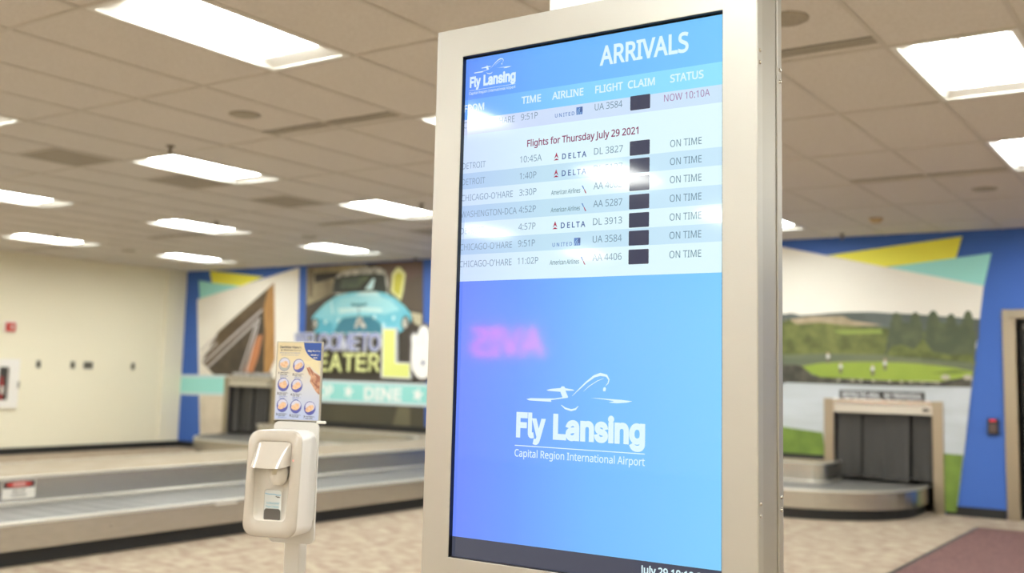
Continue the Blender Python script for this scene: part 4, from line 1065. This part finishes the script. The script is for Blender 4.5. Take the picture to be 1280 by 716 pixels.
def notice(x0, x1, yb0, yt0, plate, ink, label):
    a = on_back(x0, yb0); b_ = on_back(x1, yb0); t_ = on_back(x0, yt0)
    w, h = b_[0] - a[0], t_[1] - a[1]
    t = empty('notice_sign', (a[0], Y_BACK - .004, a[1]), label, 'sign')
    p = MB(); p.box((0, -.016, 0), (w, -.01, h), plate); p.build('plate', t)
    A = Art((0, -.022, 0), (1, 0, 0), (0, 0, 1), (0, -1, 0), .0008, 1e-5)
    A.text('RESTRICTED AREA', w * .04, h * .2, h * .6, ink, 0, width=w * .44, weight=.02)
    A.text('NO TRESPASSING', w * .54, h * .2, h * .6, ink, 0, width=w * .42, weight=.02)
    A.build('lettering', t)
notice(1050, 1156.5, 498, 487.3, mat('sign black', (52, 50, 46), .5), m_lwht, 'thin black sign with white lettering above the hatch in the golf mural')
notice(291, 340, 469.5, 464.3, mat('sign brown', (104, 96, 84), .5), m_lwht, 'thin sign with pale lettering above the hatch below the building mural')

# ------------------------------------------------------------------ left wall fittings and card reader
def on_left_wall(y, z_):
    return (X_LEFT, y, z_)
t = empty('fire_alarm', (X_LEFT, 9.06, 1.93), 'red fire alarm on a white plate on the cream wall above the extinguisher cabinet', 'fire alarm')
b = MB(); b.box((.001, -.10, -.085), (.012, .10, .085), m_white, bev=.003); b.build('plate', t)
b = MB(); b.box((.012, -.075, -.075), (.055, .065, .06), m_red, bev=.01); b.build('alarm_body', t)
b = MB(); b.cyl((.055, 0, -.005), (.065, 0, -.005), .025, m_lblw, 14); b.build('strobe_lens', t)

t = empty('extinguisher_cabinet', (X_LEFT, 8.98, .70), 'white fire extinguisher cabinet cut by the left photo edge', 'cabinet')
b = MB()
for lo_, hi_ in (((.001, -.27, 0), (.05, -.06, .74)), ((.001, .10, 0), (.05, .26, .74)), ((.001, -.06, 0), (.05, .10, .12)), ((.001, -.06, .62), (.05, .10, .74))):
    b.box(lo_, hi_, m_white)
b.build('door_panel', t)
b = MB(); b.box((.001, -.06, .12), (.008, .10, .62), mat('cabinet interior', (66, 66, 62), .6)); b.build('interior', t)
b = MB(); b.box((.05, .262 - .02, .30), (.065, .26, .40), m_screw); b.build('latch', t)
b = MB()
b.lathe((.03, 0, 0), [(.012, .15), (.018, .16), (.018, .40), (.012, .43), (.008, .46), (.014, .47), (.014, .50)], mat('extinguisher red', (186, 48, 44), .35), 14)
e = b.build('fire_extinguisher', None, (X_LEFT, 8.985, .70 - .028)); tag(e, 'red fire extinguisher behind the cabinet window at left photo edge', 'fire extinguisher')
b = MB(); b.box((.0475, -.022, .24), (.0495, .022, .36), m_lblw); b.build('label_plate', e)

m_out = mat('grey outlet plate', (132, 128, 116), .45, .3)
for y, w, lab in ((9.57, .036, 'small grey wall plate nearest the extinguisher cabinet'), (10.16, .04, 'small grey wall plate just left of the wide one'), (10.44, .085, 'wide grey double wall plate on the cream wall'), (11.29, .036, 'small grey wall plate nearest the room corner')):
    t = empty('wall_plate', (X_LEFT, y, 1.37), lab, 'wall plate', 'grey wall plates in a row on the cream wall')
    b = MB(); b.box((.001, -w, -.058), (.008, w, .058), m_out, bev=.003); b.build('cover', t)
    for s in ((-1, 1) if w > .05 else (0,)):
        b = MB(); b.box((.008, s * .04 - .017, -.034), (.011, s * .04 + .017, .034), m_lblk, bev=.001); b.build('socket', t)

t = empty('card_reader', (-2.136, Y_BACK, .96), 'small black card reader with red light on the blue wall beside the door frame', 'card reader')
b = MB(); b.box((-.055, -.035, -.085), (.055, -.001, .085), m_lblk, bev=.008); b.build('reader_body', t)
b = MB(); b.box((-.035, -.04, -.06), (.035, -.0352, .03), mat('reader pad', (96, 78, 72), .5), bev=.002); b.build('keypad', t)
b = MB(); b.box((-.03, -.04, .058), (.03, -.0352, .072), mat('reader red light', (220, 30, 50), .4, emit=(255, 40, 90), estr=.7), bev=.002); b.build('status_light', t)

# ------------------------------------------------------------------ floor mat
m_mat = mat('maroon mat pile', (122, 88, 84), .95, noise=(40, (100, 70, 68), .4, .6), bump=(220, .6))
t = empty('floor_mat', (-.4, 9.4, 0), 'maroon entrance mat with dark border on the carpet at lower right', 'floor mat')
b = MB(); b.box((-1.72, -1.9, .003), (1.7, 1.94, .012), m_mat); b.build('pile', t)
b = MB()
for lo_, hi_ in (((-1.76, -1.94), (1.74, -1.9)), ((-1.76, 1.94), (1.74, 1.98)), ((-1.76, -1.9), (-1.72, 1.94)), ((1.7, -1.9), (1.74, 1.94))):
    b.box((lo_[0], lo_[1], .001), (hi_[0], hi_[1], .010), m_black)
b.build('border', t)

# ------------------------------------------------------------------ lit rental sign behind the viewpoint (mirrors in the glass)
t = empty('rental_sign', (-9.45, Y_FRONT, 1.66), 'red lit rental counter sign on the wall behind the viewpoint', 'sign')
b = MB(); b.box((-.85, .001, -.08), (.85, .05, .62), m_white, bev=.01); b.build('sign_panel', t)
A = Art((.72, .052, 0), (-1, 0, 0), (0, 0, 1), (0, 1, 0), .001)
A.text('AVIS', 0, .03, .46, mat('lit red letters', (200, 20, 40), .4, emit=(255, 30, 60), estr=10), 0, width=1.44, weight=.03)
A.build('lettering', t)

# ------------------------------------------------------------------ sanitizer stand
SD = 2.70
d = sight(371, 528); SP = EYE + d * SD
saz = math.radians(-70.6)
SN = Vector((math.cos(saz), math.sin(saz), 0)); SR = Vector((-SN.y, SN.x, 0))
stand = empty('sanitizer_stand', (SP.x, SP.y, 0), 'white hand sanitizer stand with dispenser and hand washing poster left of the display', 'sanitizer stand')
# local frame: x = right as seen from the front, -y = towards the viewer side (front)
stand.rotation_euler = (0, 0, math.atan2(SR.y, SR.x))
m_pole = mat('painted grey pole', (208, 204, 198), .4, .2)
m_plate = mat('white steel plate', (214, 211, 206), .45)
m_disp = mat('glossy ivory plastic', (194, 185, 174), .16, coat=.3)
m_disp2 = mat('pale grey plastic side', (226, 222, 218), .3)
m_rec = mat('recess plastic', (226, 219, 209), .3)
zt = SP.z
b = MB(); b.box((-.022, .004, .012), (.022, .046, zt - .03), m_pole, bev=.004); b.build('pole', stand)
b = MB(); b.lathe((0, .025, 0), [(.19, 0), (.19, .008), (.17, .014), (.03, .02)], m_pole, 36); b.build('base', stand)
def rr(w, h, r, seg=6, cz=0.0, cx=0.0):
    out = []
    for sx, sz, a0 in ((1, -1, -90), (1, 1, 0), (-1, 1, 90), (-1, -1, 180)):
        for i in range(seg + 1):
            a = math.radians(a0 + 90 * i / seg)
            out.append((cx + sx * (w - r) + r * math.cos(a), cz + sz * (h - r) + r * math.sin(a)))
    return out
b = MB()
pl = [(x, zt - .149 + z_) for x, z_ in rr(.062, .151, .014)]
b.grid([[(x, .003, z_) for x, z_ in pl], [(x, -.003, z_) for x, z_ in pl]], m_plate, closed=True, smooth=False, cap=True)
b.build('back_plate', stand)
zc = zt - .142
def bow(z_):            # how far the front swells out, from top to bottom
    t_ = min(max((.136 - z_) / .272, 0), 1)
    return .017 * math.sin(math.pi * (t_ ** .8) * .62) / math.sin(math.pi * .5)
def ringat(y, w, h, r, k=0.0, pinch=0.0):
    return [(x * (1 - pinch * min(max(-z_ / h, 0), 1) ** 2), y - k * bow(z_), zc + z_ * .925) for x, z_ in rr(w, h, r)]
b = MB()
b.grid([ringat(-.004, .060, .118, .02), ringat(-.03, .062, .125, .022), ringat(-.034, .0705, .1365, .024), ringat(-.070, .0708, .1368, .027, .5), ringat(-.1045, .0712, .137, .030, .95, .02)], m_disp2, closed=True)
b.build('dispenser_back', stand)
b = MB()
FR = [ringat(-.1047, .0716, .1374, .030, .95, .02), ringat(-.1085, .0714, .1372, .031, 1, .025), ringat(-.1115, .0685, .1345, .030, 1, .03), ringat(-.1118, .058, .122, .026, 1, .05)]
b.grid(FR, m_disp, closed=True)
def rec(y, g):
    return [(x * (1 - .10 * min(max(-z_ / .1, 0), 1)), y - bow(z_), zc + .006 + z_ * .945 - g * .2) for x, z_ in rr(.0475 - g, .100 - g, .014)]
b.grid([FR[-1], rec(-.1118, -.003), rec(-.109, 0)], m_disp, closed=True)
cover = b.build('dispenser_cover', stand); cover['label'] = 'glossy ivory front cover'
b = MB()
r0, r1 = rec(-.109, 0), rec(-.094, .004)
b.grid([r0, r1, [(p[0] * .6, p[1] + .002, zc + .004 + (p[2] - zc - .004) * .6) for p in r1]], m_rec, closed=True)
inner = [(p[0] * .6, p[1] + .002, zc + .004 + (p[2] - zc - .004) * .6) for p in r1]
cx_ = (0, sum(p[1] for p in inner) / len(inner), zc + .004)
for i in range(len(inner)):
    b.face([inner[i], inner[(i + 1) % len(inner)], cx_], m_rec, True)
b.build('recess', stand)
# push hood: a rounded scoop that flares forward towards its lower lip
b = MB()
HT, HB = .100, .046
rows = []
for i in range(11):
    f = i / 10
    z_ = HT - (HT - HB) * f
    dep = .012 + .046 * f ** .85
    row = []
    for j in range(25):
        a_ = math.pi * j / 24
        cu_, su_ = math.cos(a_), math.sin(a_)
        u = -math.copysign(abs(cu_) ** .55, cu_); v = abs(su_) ** .55
        row.append((u * (.0450 + .002 * f), -.098 - bow(z_) - dep * v, zc + z_ - .006 * f * v))
    rows.append(row)
b.grid(rows, m_disp)
lip = rows[-1]
b.grid([lip, [(p[0] * .95, p[1] + .006, p[2] - .001) for p in lip], [(p[0] * .93, min(p[1] + .02, -.098), p[2] + .010) for p in lip]], m_disp)
b.grid([[(p[0], p[1], p[2]) for p in rows[0]], [(p[0] * .95, -.098, p[2] + .003) for p in rows[0]]], m_disp)
b.build('push_hood', stand)
b = MB(); b.cyl((.016, -.137, zc + .056), (.016, -.137, zc + .024), .010, mat('nozzle tan', (196, 188, 170), .4), 16, .008); b.build('nozzle', stand)
b = MB(); b.lathe((.016, -.119, zc + .02), [(.014, -.022), (.021, -.010), (.024, .006), (.022, .022)], m_rec, 18); b.build('nozzle_seat', stand)
# level window
A = Art((0, -.0985 - bow(-.045), zc), (1, 0, 0), (0, 0, 1), (0, -1, 0), .0004)
A.rrect(-.0215, -.092, .0265, -.014, .008, mat('window surround', (196, 192, 186), .3), 1)
A.rrect(-.0195, -.090, .0245, -.016, .007, mat('sanitizer label', (216, 220, 220), .3), 2)
A.rrect(-.0195, -.090, .0245, -.060, .007, mat('dark window glass', (98, 94, 90), .15), 3)
m_cy = mat('label cyan', (120, 186, 208), .4)
A.text('Antibacterial', .0025, -.049, .0048, m_cy, 3, width=.034, align='c', weight=.01)
A.text('Foam Cleaner', .0025, -.0575, .0048, m_cy, 3, width=.034, align='c', weight=.01)
A.stroke([(-.0185, -.024), (-.008, -.026), (.004, -.0255), (.015, -.0275), (.0235, -.027)], .0016, mat('label blue wave', (96, 176, 214), .4), 3)
A.stroke([(.009, -.0315), (.014, -.030), (.013, -.033), (.018, -.032), (.0215, -.033)], [.001, .0024, .0014, .0024, .0012], m_lblk, 3)
A.build('level_window', stand)
b = MB(); b.box((.052, -.110 - bow(.057), zc + .055), (.056, -.1075 - bow(.057), zc + .059), mat('dispenser red light', (214, 150, 140), .4, emit=(255, 150, 140), estr=.25)); b.build('status_light', stand)

# poster holder
ps = MB()
pz0, pz1 = zt + .004, zt + .206
pw = .065
ps.box((-pw, -.003, pz0), (pw, .003, pz1), mat('grey sign holder', (184, 178, 166), .35, .5), bev=.0015)
holder = ps.build('sign_holder', stand)
b = MB(); b.box((.056, -.006, zt - .001), (.080, .005, zt + .006), m_white, bev=.0025); b.build('sign_clip', stand)
A = Art((-pw + .004, -.0034, pz0 + .003), (1, 0, 0), (0, 0, 1), (0, -1, 0), .0002, 1e-6)
PW, PH = 2 * pw - .008, pz1 - pz0 - .006
def gradient_mat(name, stops, axis='Z', lo_=0.0, hi_=1.0, emission=False, rough=.4):
    mt = bpy.data.materials.new(name); mt.use_nodes = True; nt = mt.node_tree; bs = nt.nodes['Principled BSDF']
    tc = nt.nodes.new('ShaderNodeTexCoord'); sx = nt.nodes.new('ShaderNodeSeparateXYZ'); mr = nt.nodes.new('ShaderNodeMapRange'); rp = nt.nodes.new('ShaderNodeValToRGB')
    nt.links.new(tc.outputs['Object'], sx.inputs[0]); nt.links.new(sx.outputs[axis], mr.inputs['Value'])
    mr.inputs['From Min'].default_value = lo_; mr.inputs['From Max'].default_value = hi_
    nt.links.new(mr.outputs[0], rp.inputs[0])
    el = rp.color_ramp.elements
    while len(el) < len(stops): el.new(.5)
    for e_, (p_, c_) in zip(el, stops):
        e_.position = p_; e_.color = lin(c_)
    bs.inputs['Roughness'].default_value = rough
    if emission:
        bs.inputs['Base Color'].default_value = (.01, .01, .012, 1)
        nt.links.new(rp.outputs[0], bs.inputs['Emission Color']); bs.inputs['Emission Strength'].default_value = 1.0
    else:
        nt.links.new(rp.outputs[0], bs.inputs['Base Color'])
    return mt
m_post = gradient_mat('poster paper print', [(0, (176, 190, 226)), (.45, (206, 208, 216)), (.75, (222, 208, 174)), (1, (214, 198, 160))], 'Z', pz0, pz1)
m_pblue = mat('poster blue', (52, 84, 160), .4)
m_pskin = mat('poster skin', (232, 198, 164), .4, noise=(160, (216, 172, 138), .4, .65))
m_pskin2 = mat('poster hand photo', (206, 160, 132), .4, noise=(90, (160, 106, 88), .4, .65))
m_pov = gradient_mat('poster oval blue', [(0, (84, 92, 176)), (1, (190, 192, 222))], 'Z', pz0, pz0 + .03)
m_pov2 = mat('poster oval pale', (206, 206, 226), .4)
m_pov3 = mat('poster oval violet', (92, 96, 176), .4)
m_pgrass = mat('poster cream blades', (226, 214, 176), .4)
m_pink = mat('poster grey ink', (84, 82, 92), .4)
A.rect(0, 0, PW, PH, m_post, 0)
# blue badge, top right
q = [(PW, PH), (PW * .60, PH)]
for i in range(11):
    a = math.radians(180 + 80 * i / 10 - 4)
    q.append((PW * 1.02 + PW * .42 * math.cos(a), PH * 1.0 + PH * .235 * math.sin(a)))
q.append((PW, PH * .77))
A.poly(q, m_pblue, 2)
A.text('Stay Healthy!', PW * .985, PH * .885, PH * .022, m_lblw, 3, width=PW * .29, align='r', weight=.03)
A.text('Mantenga', PW * .95, PH * .835, PH * .018, m_lblw, 3, width=PW * .18, align='r', weight=.03)
A.text('Sano!', PW * .92, PH * .80, PH * .018, m_lblw, 3, width=PW * .09, align='r', weight=.03)
A.text('Sanitize Hands', PW * .05, PH * .925, PH * .030, m_pink, 2, width=PW * .50, weight=.03)
A.text('to Eliminate Germs', PW * .07, PH * .892, PH * .020, m_pink, 2, width=PW * .46, weight=.02)
A.text('Desinfectar las Manos', PW * .06, PH * .855, PH * .020, mat('poster blue ink', (110, 132, 196), .4), 2, width=PW * .46)
A.text('para Eliminar los Germenes', PW * .09, PH * .830, PH * .013, MATS['poster blue ink'], 2, width=PW * .4)
for i in range(7):
    a = math.radians(150 - i * 14)
    A.stroke([(PW * .98, PH * .60), (PW * (.75 + .05 * i * .5), PH * (.72 + .015 * i)), (PW * (.48 + .05 * i), PH * (.78 - .01 * i))], [.004, .0035, .001], m_pgrass, 1)
# hand photo along the right edge
A.poly([(PW * x, PH * y) for x, y in ((.66, .70), (.70, .675), (.75, .69), (.80, .655), (.85, .62), (.92, .60), (1, .57), (1, .33), (.93, .36), (.86, .42), (.77, .50), (.79, .56), (.73, .60))], m_pskin2, 2)
for a_, b_ in (((.70, .665), (.78, .60)), ((.78, .645), (.84, .58)), ((.82, .50), (.93, .44)), ((.86, .60), (.98, .54))):
    A.stroke([(PW * a_[0], PH * a_[1]), (PW * b_[0], PH * b_[1])], .0022, mat('poster hand crease', (150, 96, 80), .4), 3)
ov = [(.17, .715, 1), (.50, .70, 2), (.165, .45, 3), (.475, .44, 4), (.165, .18, 5), (.475, .17, 6), (.795, .155, 7)]
rnd = random.Random(4)
for u, v, k in ov:
    cu_, cv_ = PW * u, PH * v; ru, rv = PW * .125, PH * .085
    A.ellipse(cu_, cv_, ru * 1.06, rv * 1.05, mat('poster oval rim', (120, 124, 176), .4), 2)
    A.ellipse(cu_, cv_, ru, rv, m_pov3 if k != 1 else mat('poster oval grey', (176, 178, 176), .4), 3)
    A.ellipse(cu_ + ru * .05, cv_ + rv * .25, ru * .86, rv * .68, m_pov2, 4)
    # a pair of hands in the oval
    A.ellipse(cu_ - ru * .1, cv_ - rv * .12, ru * .72, rv * .42, m_pskin, 5, rot=rnd.uniform(-.6, .6))
    A.ellipse(cu_ + ru * .22, cv_ + rv * .12, ru * .5, rv * .36, m_pskin, 6, rot=rnd.uniform(-.8, .8))
    for j in range(4):
        a = rnd.uniform(-.4, .6) + j * .25
        A.stroke([(cu_ + ru * .05, cv_ + rv * .05), (cu_ + ru * .75 * math.cos(a), cv_ + rv * .7 * math.sin(a))], [.0045, .0028], m_pskin, 7)
    A.text(str(k), PW * (u - .135), PH * (v - .128), PH * .028, m_pink, 2, weight=.04)
    for j, (w_, mm) in enumerate(((.21, m_pink), (.15, m_pink), (.19, MATS['poster blue ink']), (.13, MATS['poster blue ink']))):
        vv_ = v - .116 - j * .022
        if vv_ * PH > .002:
            A.text(('Wet hands first', 'Rub well', 'Frotar las manos', 'Enjuague')[j], PW * (u - .085), PH * vv_, PH * .014, mm, 2, width=PW * w_, weight=.03)
A.build('poster', holder)

# ------------------------------------------------------------------ arrivals display
kio = empty('arrivals_display', (KO.x, KO.y, 0), 'tall silver flight arrivals display screen mounted on the white column', 'display screen')
kio.rotation_euler = (0, 0, KAL)
KZ = KO.z
FWID, FHGT = .6195, 1.0965
UL, UR, ZT_, ZB = -.0725, .689, KZ + .0675, KZ - FHGT - .075
# front frame: four rails with a visible lip
b = MB()
def fr_loop(u0, v0, u1, v1, y): return [(u0, y, v0), (u1, y, v0), (u1, y, v1), (u0, y, v1)]
e_ = .002
b.grid([fr_loop(UL, ZB, UR, ZT_, .026), fr_loop(UL, ZB, UR, ZT_, e_), fr_loop(UL + e_, ZB + e_, UR - e_, ZT_ - e_, 0),
        fr_loop(-.001, KZ - FHGT - .001, FWID + .001, KZ + .001, 0), fr_loop(0, KZ - FHGT, FWID, KZ, .001), fr_loop(0, KZ - FHGT, FWID, KZ, .026), fr_loop(UL, ZB, UR, ZT_, .026)], m_alu, closed=True, smooth=False)
b.build('front_frame', kio)
b = MB(); b.box((UL + .003, .027, ZB + .003), (UR - .003, .107, ZT_ - .003), m_alu_d, bev=.002); b.build('housing', kio)
b = MB()
b.box((UL, .108, ZB), (UR, .134, ZT_), m_alu_d, bev=.002)
b.build('back_frame', kio)
b = MB(); b.box((.16, .134, KZ - .85), (.46, .1595, KZ - .25), m_black); b.build('wall_bracket', kio)
for y_, zz in ((.013, (2.011, 1.988, 1.171, 1.150)), (.121, (2.000, 1.977, 1.174, 1.1505))):
    for z_ in zz:
        b = MB(); b.bm_done = False
        b.grid([[(UR + .0028 * math.cos(a_), y_ + .0042 * math.sin(a_) * math.cos(t_), z_ + .0042 * math.sin(a_) * math.sin(t_)) for t_ in [2 * math.pi * i / 12 for i in range(12)]] for a_ in (math.pi / 2, math.pi / 3, math.pi / 6, .05)], m_screw, closed=True)
        b.build('screw', kio)
b = MB()
b.box((-.004, .0135, KZ - FHGT - .001), (FWID + .004, .026, KZ + .001), m_bezel)
for lo_, hi_ in (((0, .0015, KZ - FHGT), (.0009, .0135, KZ)), ((FWID - .0009, .0015, KZ - FHGT), (FWID, .0135, KZ)), ((0, .0015, KZ - .0009), (FWID, .0135, KZ)), ((0, .0015, KZ - FHGT), (FWID, .0135, KZ - FHGT + .0009))):
    b.box(lo_, hi_, m_bezel)
b.build('bezel', kio)

# the lit panel. u from the opening's left edge, v downwards from its top edge, metres
SC_Y = .0128
def sc_mat(name, stops, strength=1.0):  # sideways stops paint the panel's viewing-angle shift into its emitted colours
    mt = gradient_mat(name, stops, 'X', 0.0, FWID, True, .055)
    mt.node_tree.nodes['Principled BSDF'].inputs['Specular IOR Level'].default_value = .45
    mt.node_tree.nodes['Principled BSDF'].inputs['Emission Strength'].default_value = strength
    return mt
s_title = sc_mat('screen title blue', [(0, (100, 150, 252)), (.3, (108, 178, 255)), (1, (122, 204, 255))])
s_head = sc_mat('screen heading blue', [(0, (110, 170, 255)), (.5, (134, 212, 255)), (1, (148, 230, 255))])
s_white = sc_mat('screen white', [(0, (206, 226, 254)), (.35, (220, 246, 255)), (1, (226, 252, 255))])
s_band = sc_mat('screen pale blue row', [(0, (178, 206, 244)), (.35, (192, 226, 244)), (1, (202, 234, 252))])
s_band0 = sc_mat('screen lilac row', [(0, (206, 218, 250)), (1, (206, 232, 252))])
s_blue = sc_mat('screen promo blue', [(0, (110, 140, 255)), (.25, (108, 158, 254)), (.55, (116, 188, 255)), (1, (128, 208, 255))])
s_bar = sc_mat('screen slate bar', [(0, (72, 76, 92)), (1, (62, 68, 88))])
s_ink = sc_mat('screen grey ink', [(0, (136, 160, 196)), (.4, (112, 142, 164)), (1, (92, 128, 150))])
s_txt = sc_mat('screen white ink', [(0, (222, 240, 255)), (1, (222, 250, 255))])
s_mar = sc_mat('screen maroon ink', [(0, (140, 44, 96)), (1, (132, 40, 90))])
s_now = sc_mat('screen violet ink', [(0, (160, 110, 160)), (1, (162, 118, 168))])
s_box = sc_mat('screen dark box', [(0, (66, 70, 92)), (1, (62, 66, 88))])
s_navy = sc_mat('screen navy ink', [(0, (52, 84, 150)), (1, (52, 84, 150))])
s_navy2 = sc_mat('screen mid blue ink', [(0, (86, 130, 196)), (1, (86, 130, 196))])
s_dred = sc_mat('screen red ink', [(0, (168, 40, 80)), (1, (168, 40, 80))])
s_aa = sc_mat('screen slate ink', [(0, (112, 146, 160)), (1, (112, 146, 160))])

def scr():
    return Art((0, SC_Y, KZ), (1, 0, 0), (0, 0, 1), (0, -1, 0), .00012)
MM = .001
E0, E1 = -.002, FWID + .002
A = scr()
def band(v0, v1, mt, layer=0):
    A.rect(E0, -v1 * MM, E1, -v0 * MM, mt, layer)
band(4, 98, s_title); band(98, 143, s_head); band(143, 178, s_band0); band(178, 265, s_white)
for i, (v0, v1) in enumerate(((265, 300.5), (300.5, 338), (338, 375), (375, 412), (412, 447), (447, 506))):
    band(v0, v1, s_band if i % 2 == 0 else s_white)
band(506, 1054, s_blue); band(1054, FHGT / MM, s_bar)
screen = A.build('screen', kio); screen['label'] = 'lit arrivals screen panel'

def logo(A, u0, u1, vb, cap, small):
    """airport logo: aeroplane line drawing, name, rule, small line. u0..u1 metres, vb = rule height"""
    s = (u1 - u0) / .300
    def X(x): return u0 + (x - 75) / (937 - 75) * (u1 - u0)
    def Y(y): return vb + (565 - y) * .000293 * s
    A.text('Fly', X(82), Y(497), cap, s_txt, 2, width=(290 - 82) / 862 * (u1 - u0), weight=.040, font='bold')
    A.text('Lansing', X(340), Y(497), cap, s_txt, 2, width=(937 - 340) / 862 * (u1 - u0), weight=.040, font='bold')
    A.rect(u0, vb - .0009 * s, u1, vb + .0009 * s, s_txt, 2)
    A.text('Capital Region International Airport', u0, vb - .0225 * s, .0148 * s, s_txt, 2, width=u1 - u0, weight=.006)
    # drawn in a level frame (the photo slope removed)
    def q(pts): return [(X(x), Y(y - (x - 500) * .055)) for x, y in pts]
    A.poly(q([(150, 218), (180, 212), (260, 215), (345, 217), (440, 205), (435, 214), (370, 222), (322, 228), (325, 240), (240, 234), (170, 228)]), s_txt, 2)
    A.poly(q([(290, 157), (320, 150), (385, 146), (395, 134), (412, 136), (418, 148), (470, 158), (480, 166), (440, 166), (420, 165), (437, 205), (400, 210), (385, 172), (300, 163)]), s_txt, 2)
    A.poly(q([(590, 217), (640, 220), (720, 228), (790, 234), (856, 244), (820, 253), (760, 256), (704, 250), (742, 242), (680, 230)]), s_txt, 2)
    A.stroke(q([(392, 262), (420, 286), (460, 299), (490, 292), (508, 272)]), [.001 * s, .0036 * s, .0042 * s, .0036 * s, .001 * s], s_txt, 2)
    A.stroke(q([(466, 202), (510, 158), (560, 110), (610, 72), (650, 60), (690, 70), (706, 98), (700, 122), (685, 138)]), [.0006 * s, .002 * s, .0034 * s, .0048 * s, .0062 * s, .0048 * s, .003 * s, .002 * s, .0006 * s], s_txt, 2)
    A.stroke(q([(540, 172), (580, 136), (630, 104), (672, 88)]), [.0004 * s, .0014 * s, .0014 * s, .0004 * s], s_txt, 2)
    A.poly(q([(672, 150), (682, 145), (688, 158), (684, 174), (670, 174), (668, 160)]), s_txt, 2)

A = scr(); logo(A, .012, .136, -.0775, .0235, True); A.build('airport_logo', screen)
A = scr(); logo(A, .156, .457, -.853, .0490, False); A.build('airport_logo', screen)
A = scr(); A.text('ARRIVALS', .3445, -.0665, .040, s_txt, 2, width=.199, weight=.020); A.build('title_text', screen)
for s_, u0, u1 in (('FROM', -.001, .054), ('TIME', .153, .2025), ('AIRLINE', .2305, .307), ('FLIGHT', .335, .399), ('CLAIM', .4105, .471), ('STATUS', .5045, .5755)):
    A = scr(); A.text(s_, u0, -.1247, .0158, s_txt, 2, width=u1 - u0, weight=.016); A.build('column_heading', screen)
A = scr(); A.text('Flights for Thursday July 29 2021', .170, -.2205, .0145, s_mar, 2, width=.2655, weight=.013); A.build('date_heading', screen)
A = scr(); A.text('July 29 10:10:24A', .449, -1.0775, .0150, s_txt, 2, width=.150, weight=.02); A.build('clock_text', screen)

def united(A, v):
    A.text('UNITED', .2385, v - .0052, .0078, s_navy2, 2, width=.0475, weight=.012, spacing=1.3)
    A.rect(.2905, v - .0055, .3055, v + .0105, s_navy2, 2)
    for i in range(3):
        A.stroke([(.2915 + i * .0045, v - .005), (.2945 + i * .004, v + .003), (.3015 + i * .0012, v + .010)], .0007, s_band, 3)
    A.rect(.2995, v - .0005, .3055, v + .0105, s_navy, 3)
def delta(A, v):
    A.poly([(.2385, v - .0015), (.2440, v + .0125), (.2440, v + .004)], s_dred, 2)
    A.poly([(.2495, v - .0015), (.2440, v + .0125), (.2440, v + .004)], s_dred, 2)
    A.poly([(.2375, v - .0045), (.2440, v - .0005), (.2505, v - .0045)], s_dred, 2)
    A.text('DELTA', .2580, v - .0035, .0118, s_navy, 2, width=.0585, weight=.014, spacing=1.35)
def american(A, v):
    A.text('American Airlines', .2325, v - .0055, .0096, s_aa, 2, width=.071, weight=.012, shear=.12)
    A.poly([(.3065, v + .0085), (.3095, v + .0085), (.3135, v - .0005), (.3105, v + .0015)], s_navy2, 2)
    A.poly([(.3115, v + .0010), (.3140, v - .0005), (.3185, v - .0085), (.3150, v - .0075)], s_dred, 2)
def row(frm, time, air, flight, status, vb, ink):
    def line(name, txt, u, v, w, mt, weight):
        A = scr(); A.text(txt, u, v, .0138, mt, 2, width=w, weight=weight); A.build(name, screen)
    line('origin_text', frm[0], -.001, vb - .001, frm[1], s_ink, 0)
    line('time_text', time[0], .1525, vb, time[1], s_ink, 0)
    line('flight_text', flight[0], .3345, vb, flight[1], s_ink, 0)
    line('status_text', status[0], status[1], vb - .0012, status[2], ink, 0)
    A = scr(); air(A, vb + .0015); A.build('airline_logo', screen)
    A = scr()
    c0 = vb + .0045
    A.rrect(.4165, c0 - .0148, .4610, c0 + .0148, .002, s_box, 2)
    A.build('claim_box', screen)
row(('CHICAGO-O\'HARE', .137), ('9:51P', .0425), united, ('UA 3584', .064), ('NOW 10:10A', .4915, .097), -.1610, s_now)
on = ('ON TIME', .5055, .0665)
base = [-.2540, -.2900, -.3260, -.3630, -.4000, -.4360, -.4735]
for (f_, t_, a_, n_), v in zip((
        (('DETROIT', .063), ('10:45A', .055), delta, ('DL 3827', .0665)),
        (('DETROIT', .063), ('1:40P', .0425), delta, ('DL 5127', .0655)),
        (('CHICAGO-O\'HARE', .137), ('3:30P', .0435), american, ('AA 4082', .0655)),
        (('WASHINGTON-DCA', .148), ('4:52P', .0430), american, ('AA 5287', .0665)),
        (('DETROIT', .063), ('4:57P', .0430), delta, ('DL 3913', .0665)),
        (('CHICAGO-O\'HARE', .138), ('9:51P', .0425), united, ('UA 3584', .0665)),
        (('CHICAGO-O\'HARE', .138), ('11:02P', .0515), american, ('AA 4406', .0665))), base):
    row(f_, t_, a_, n_, on, v, s_ink)
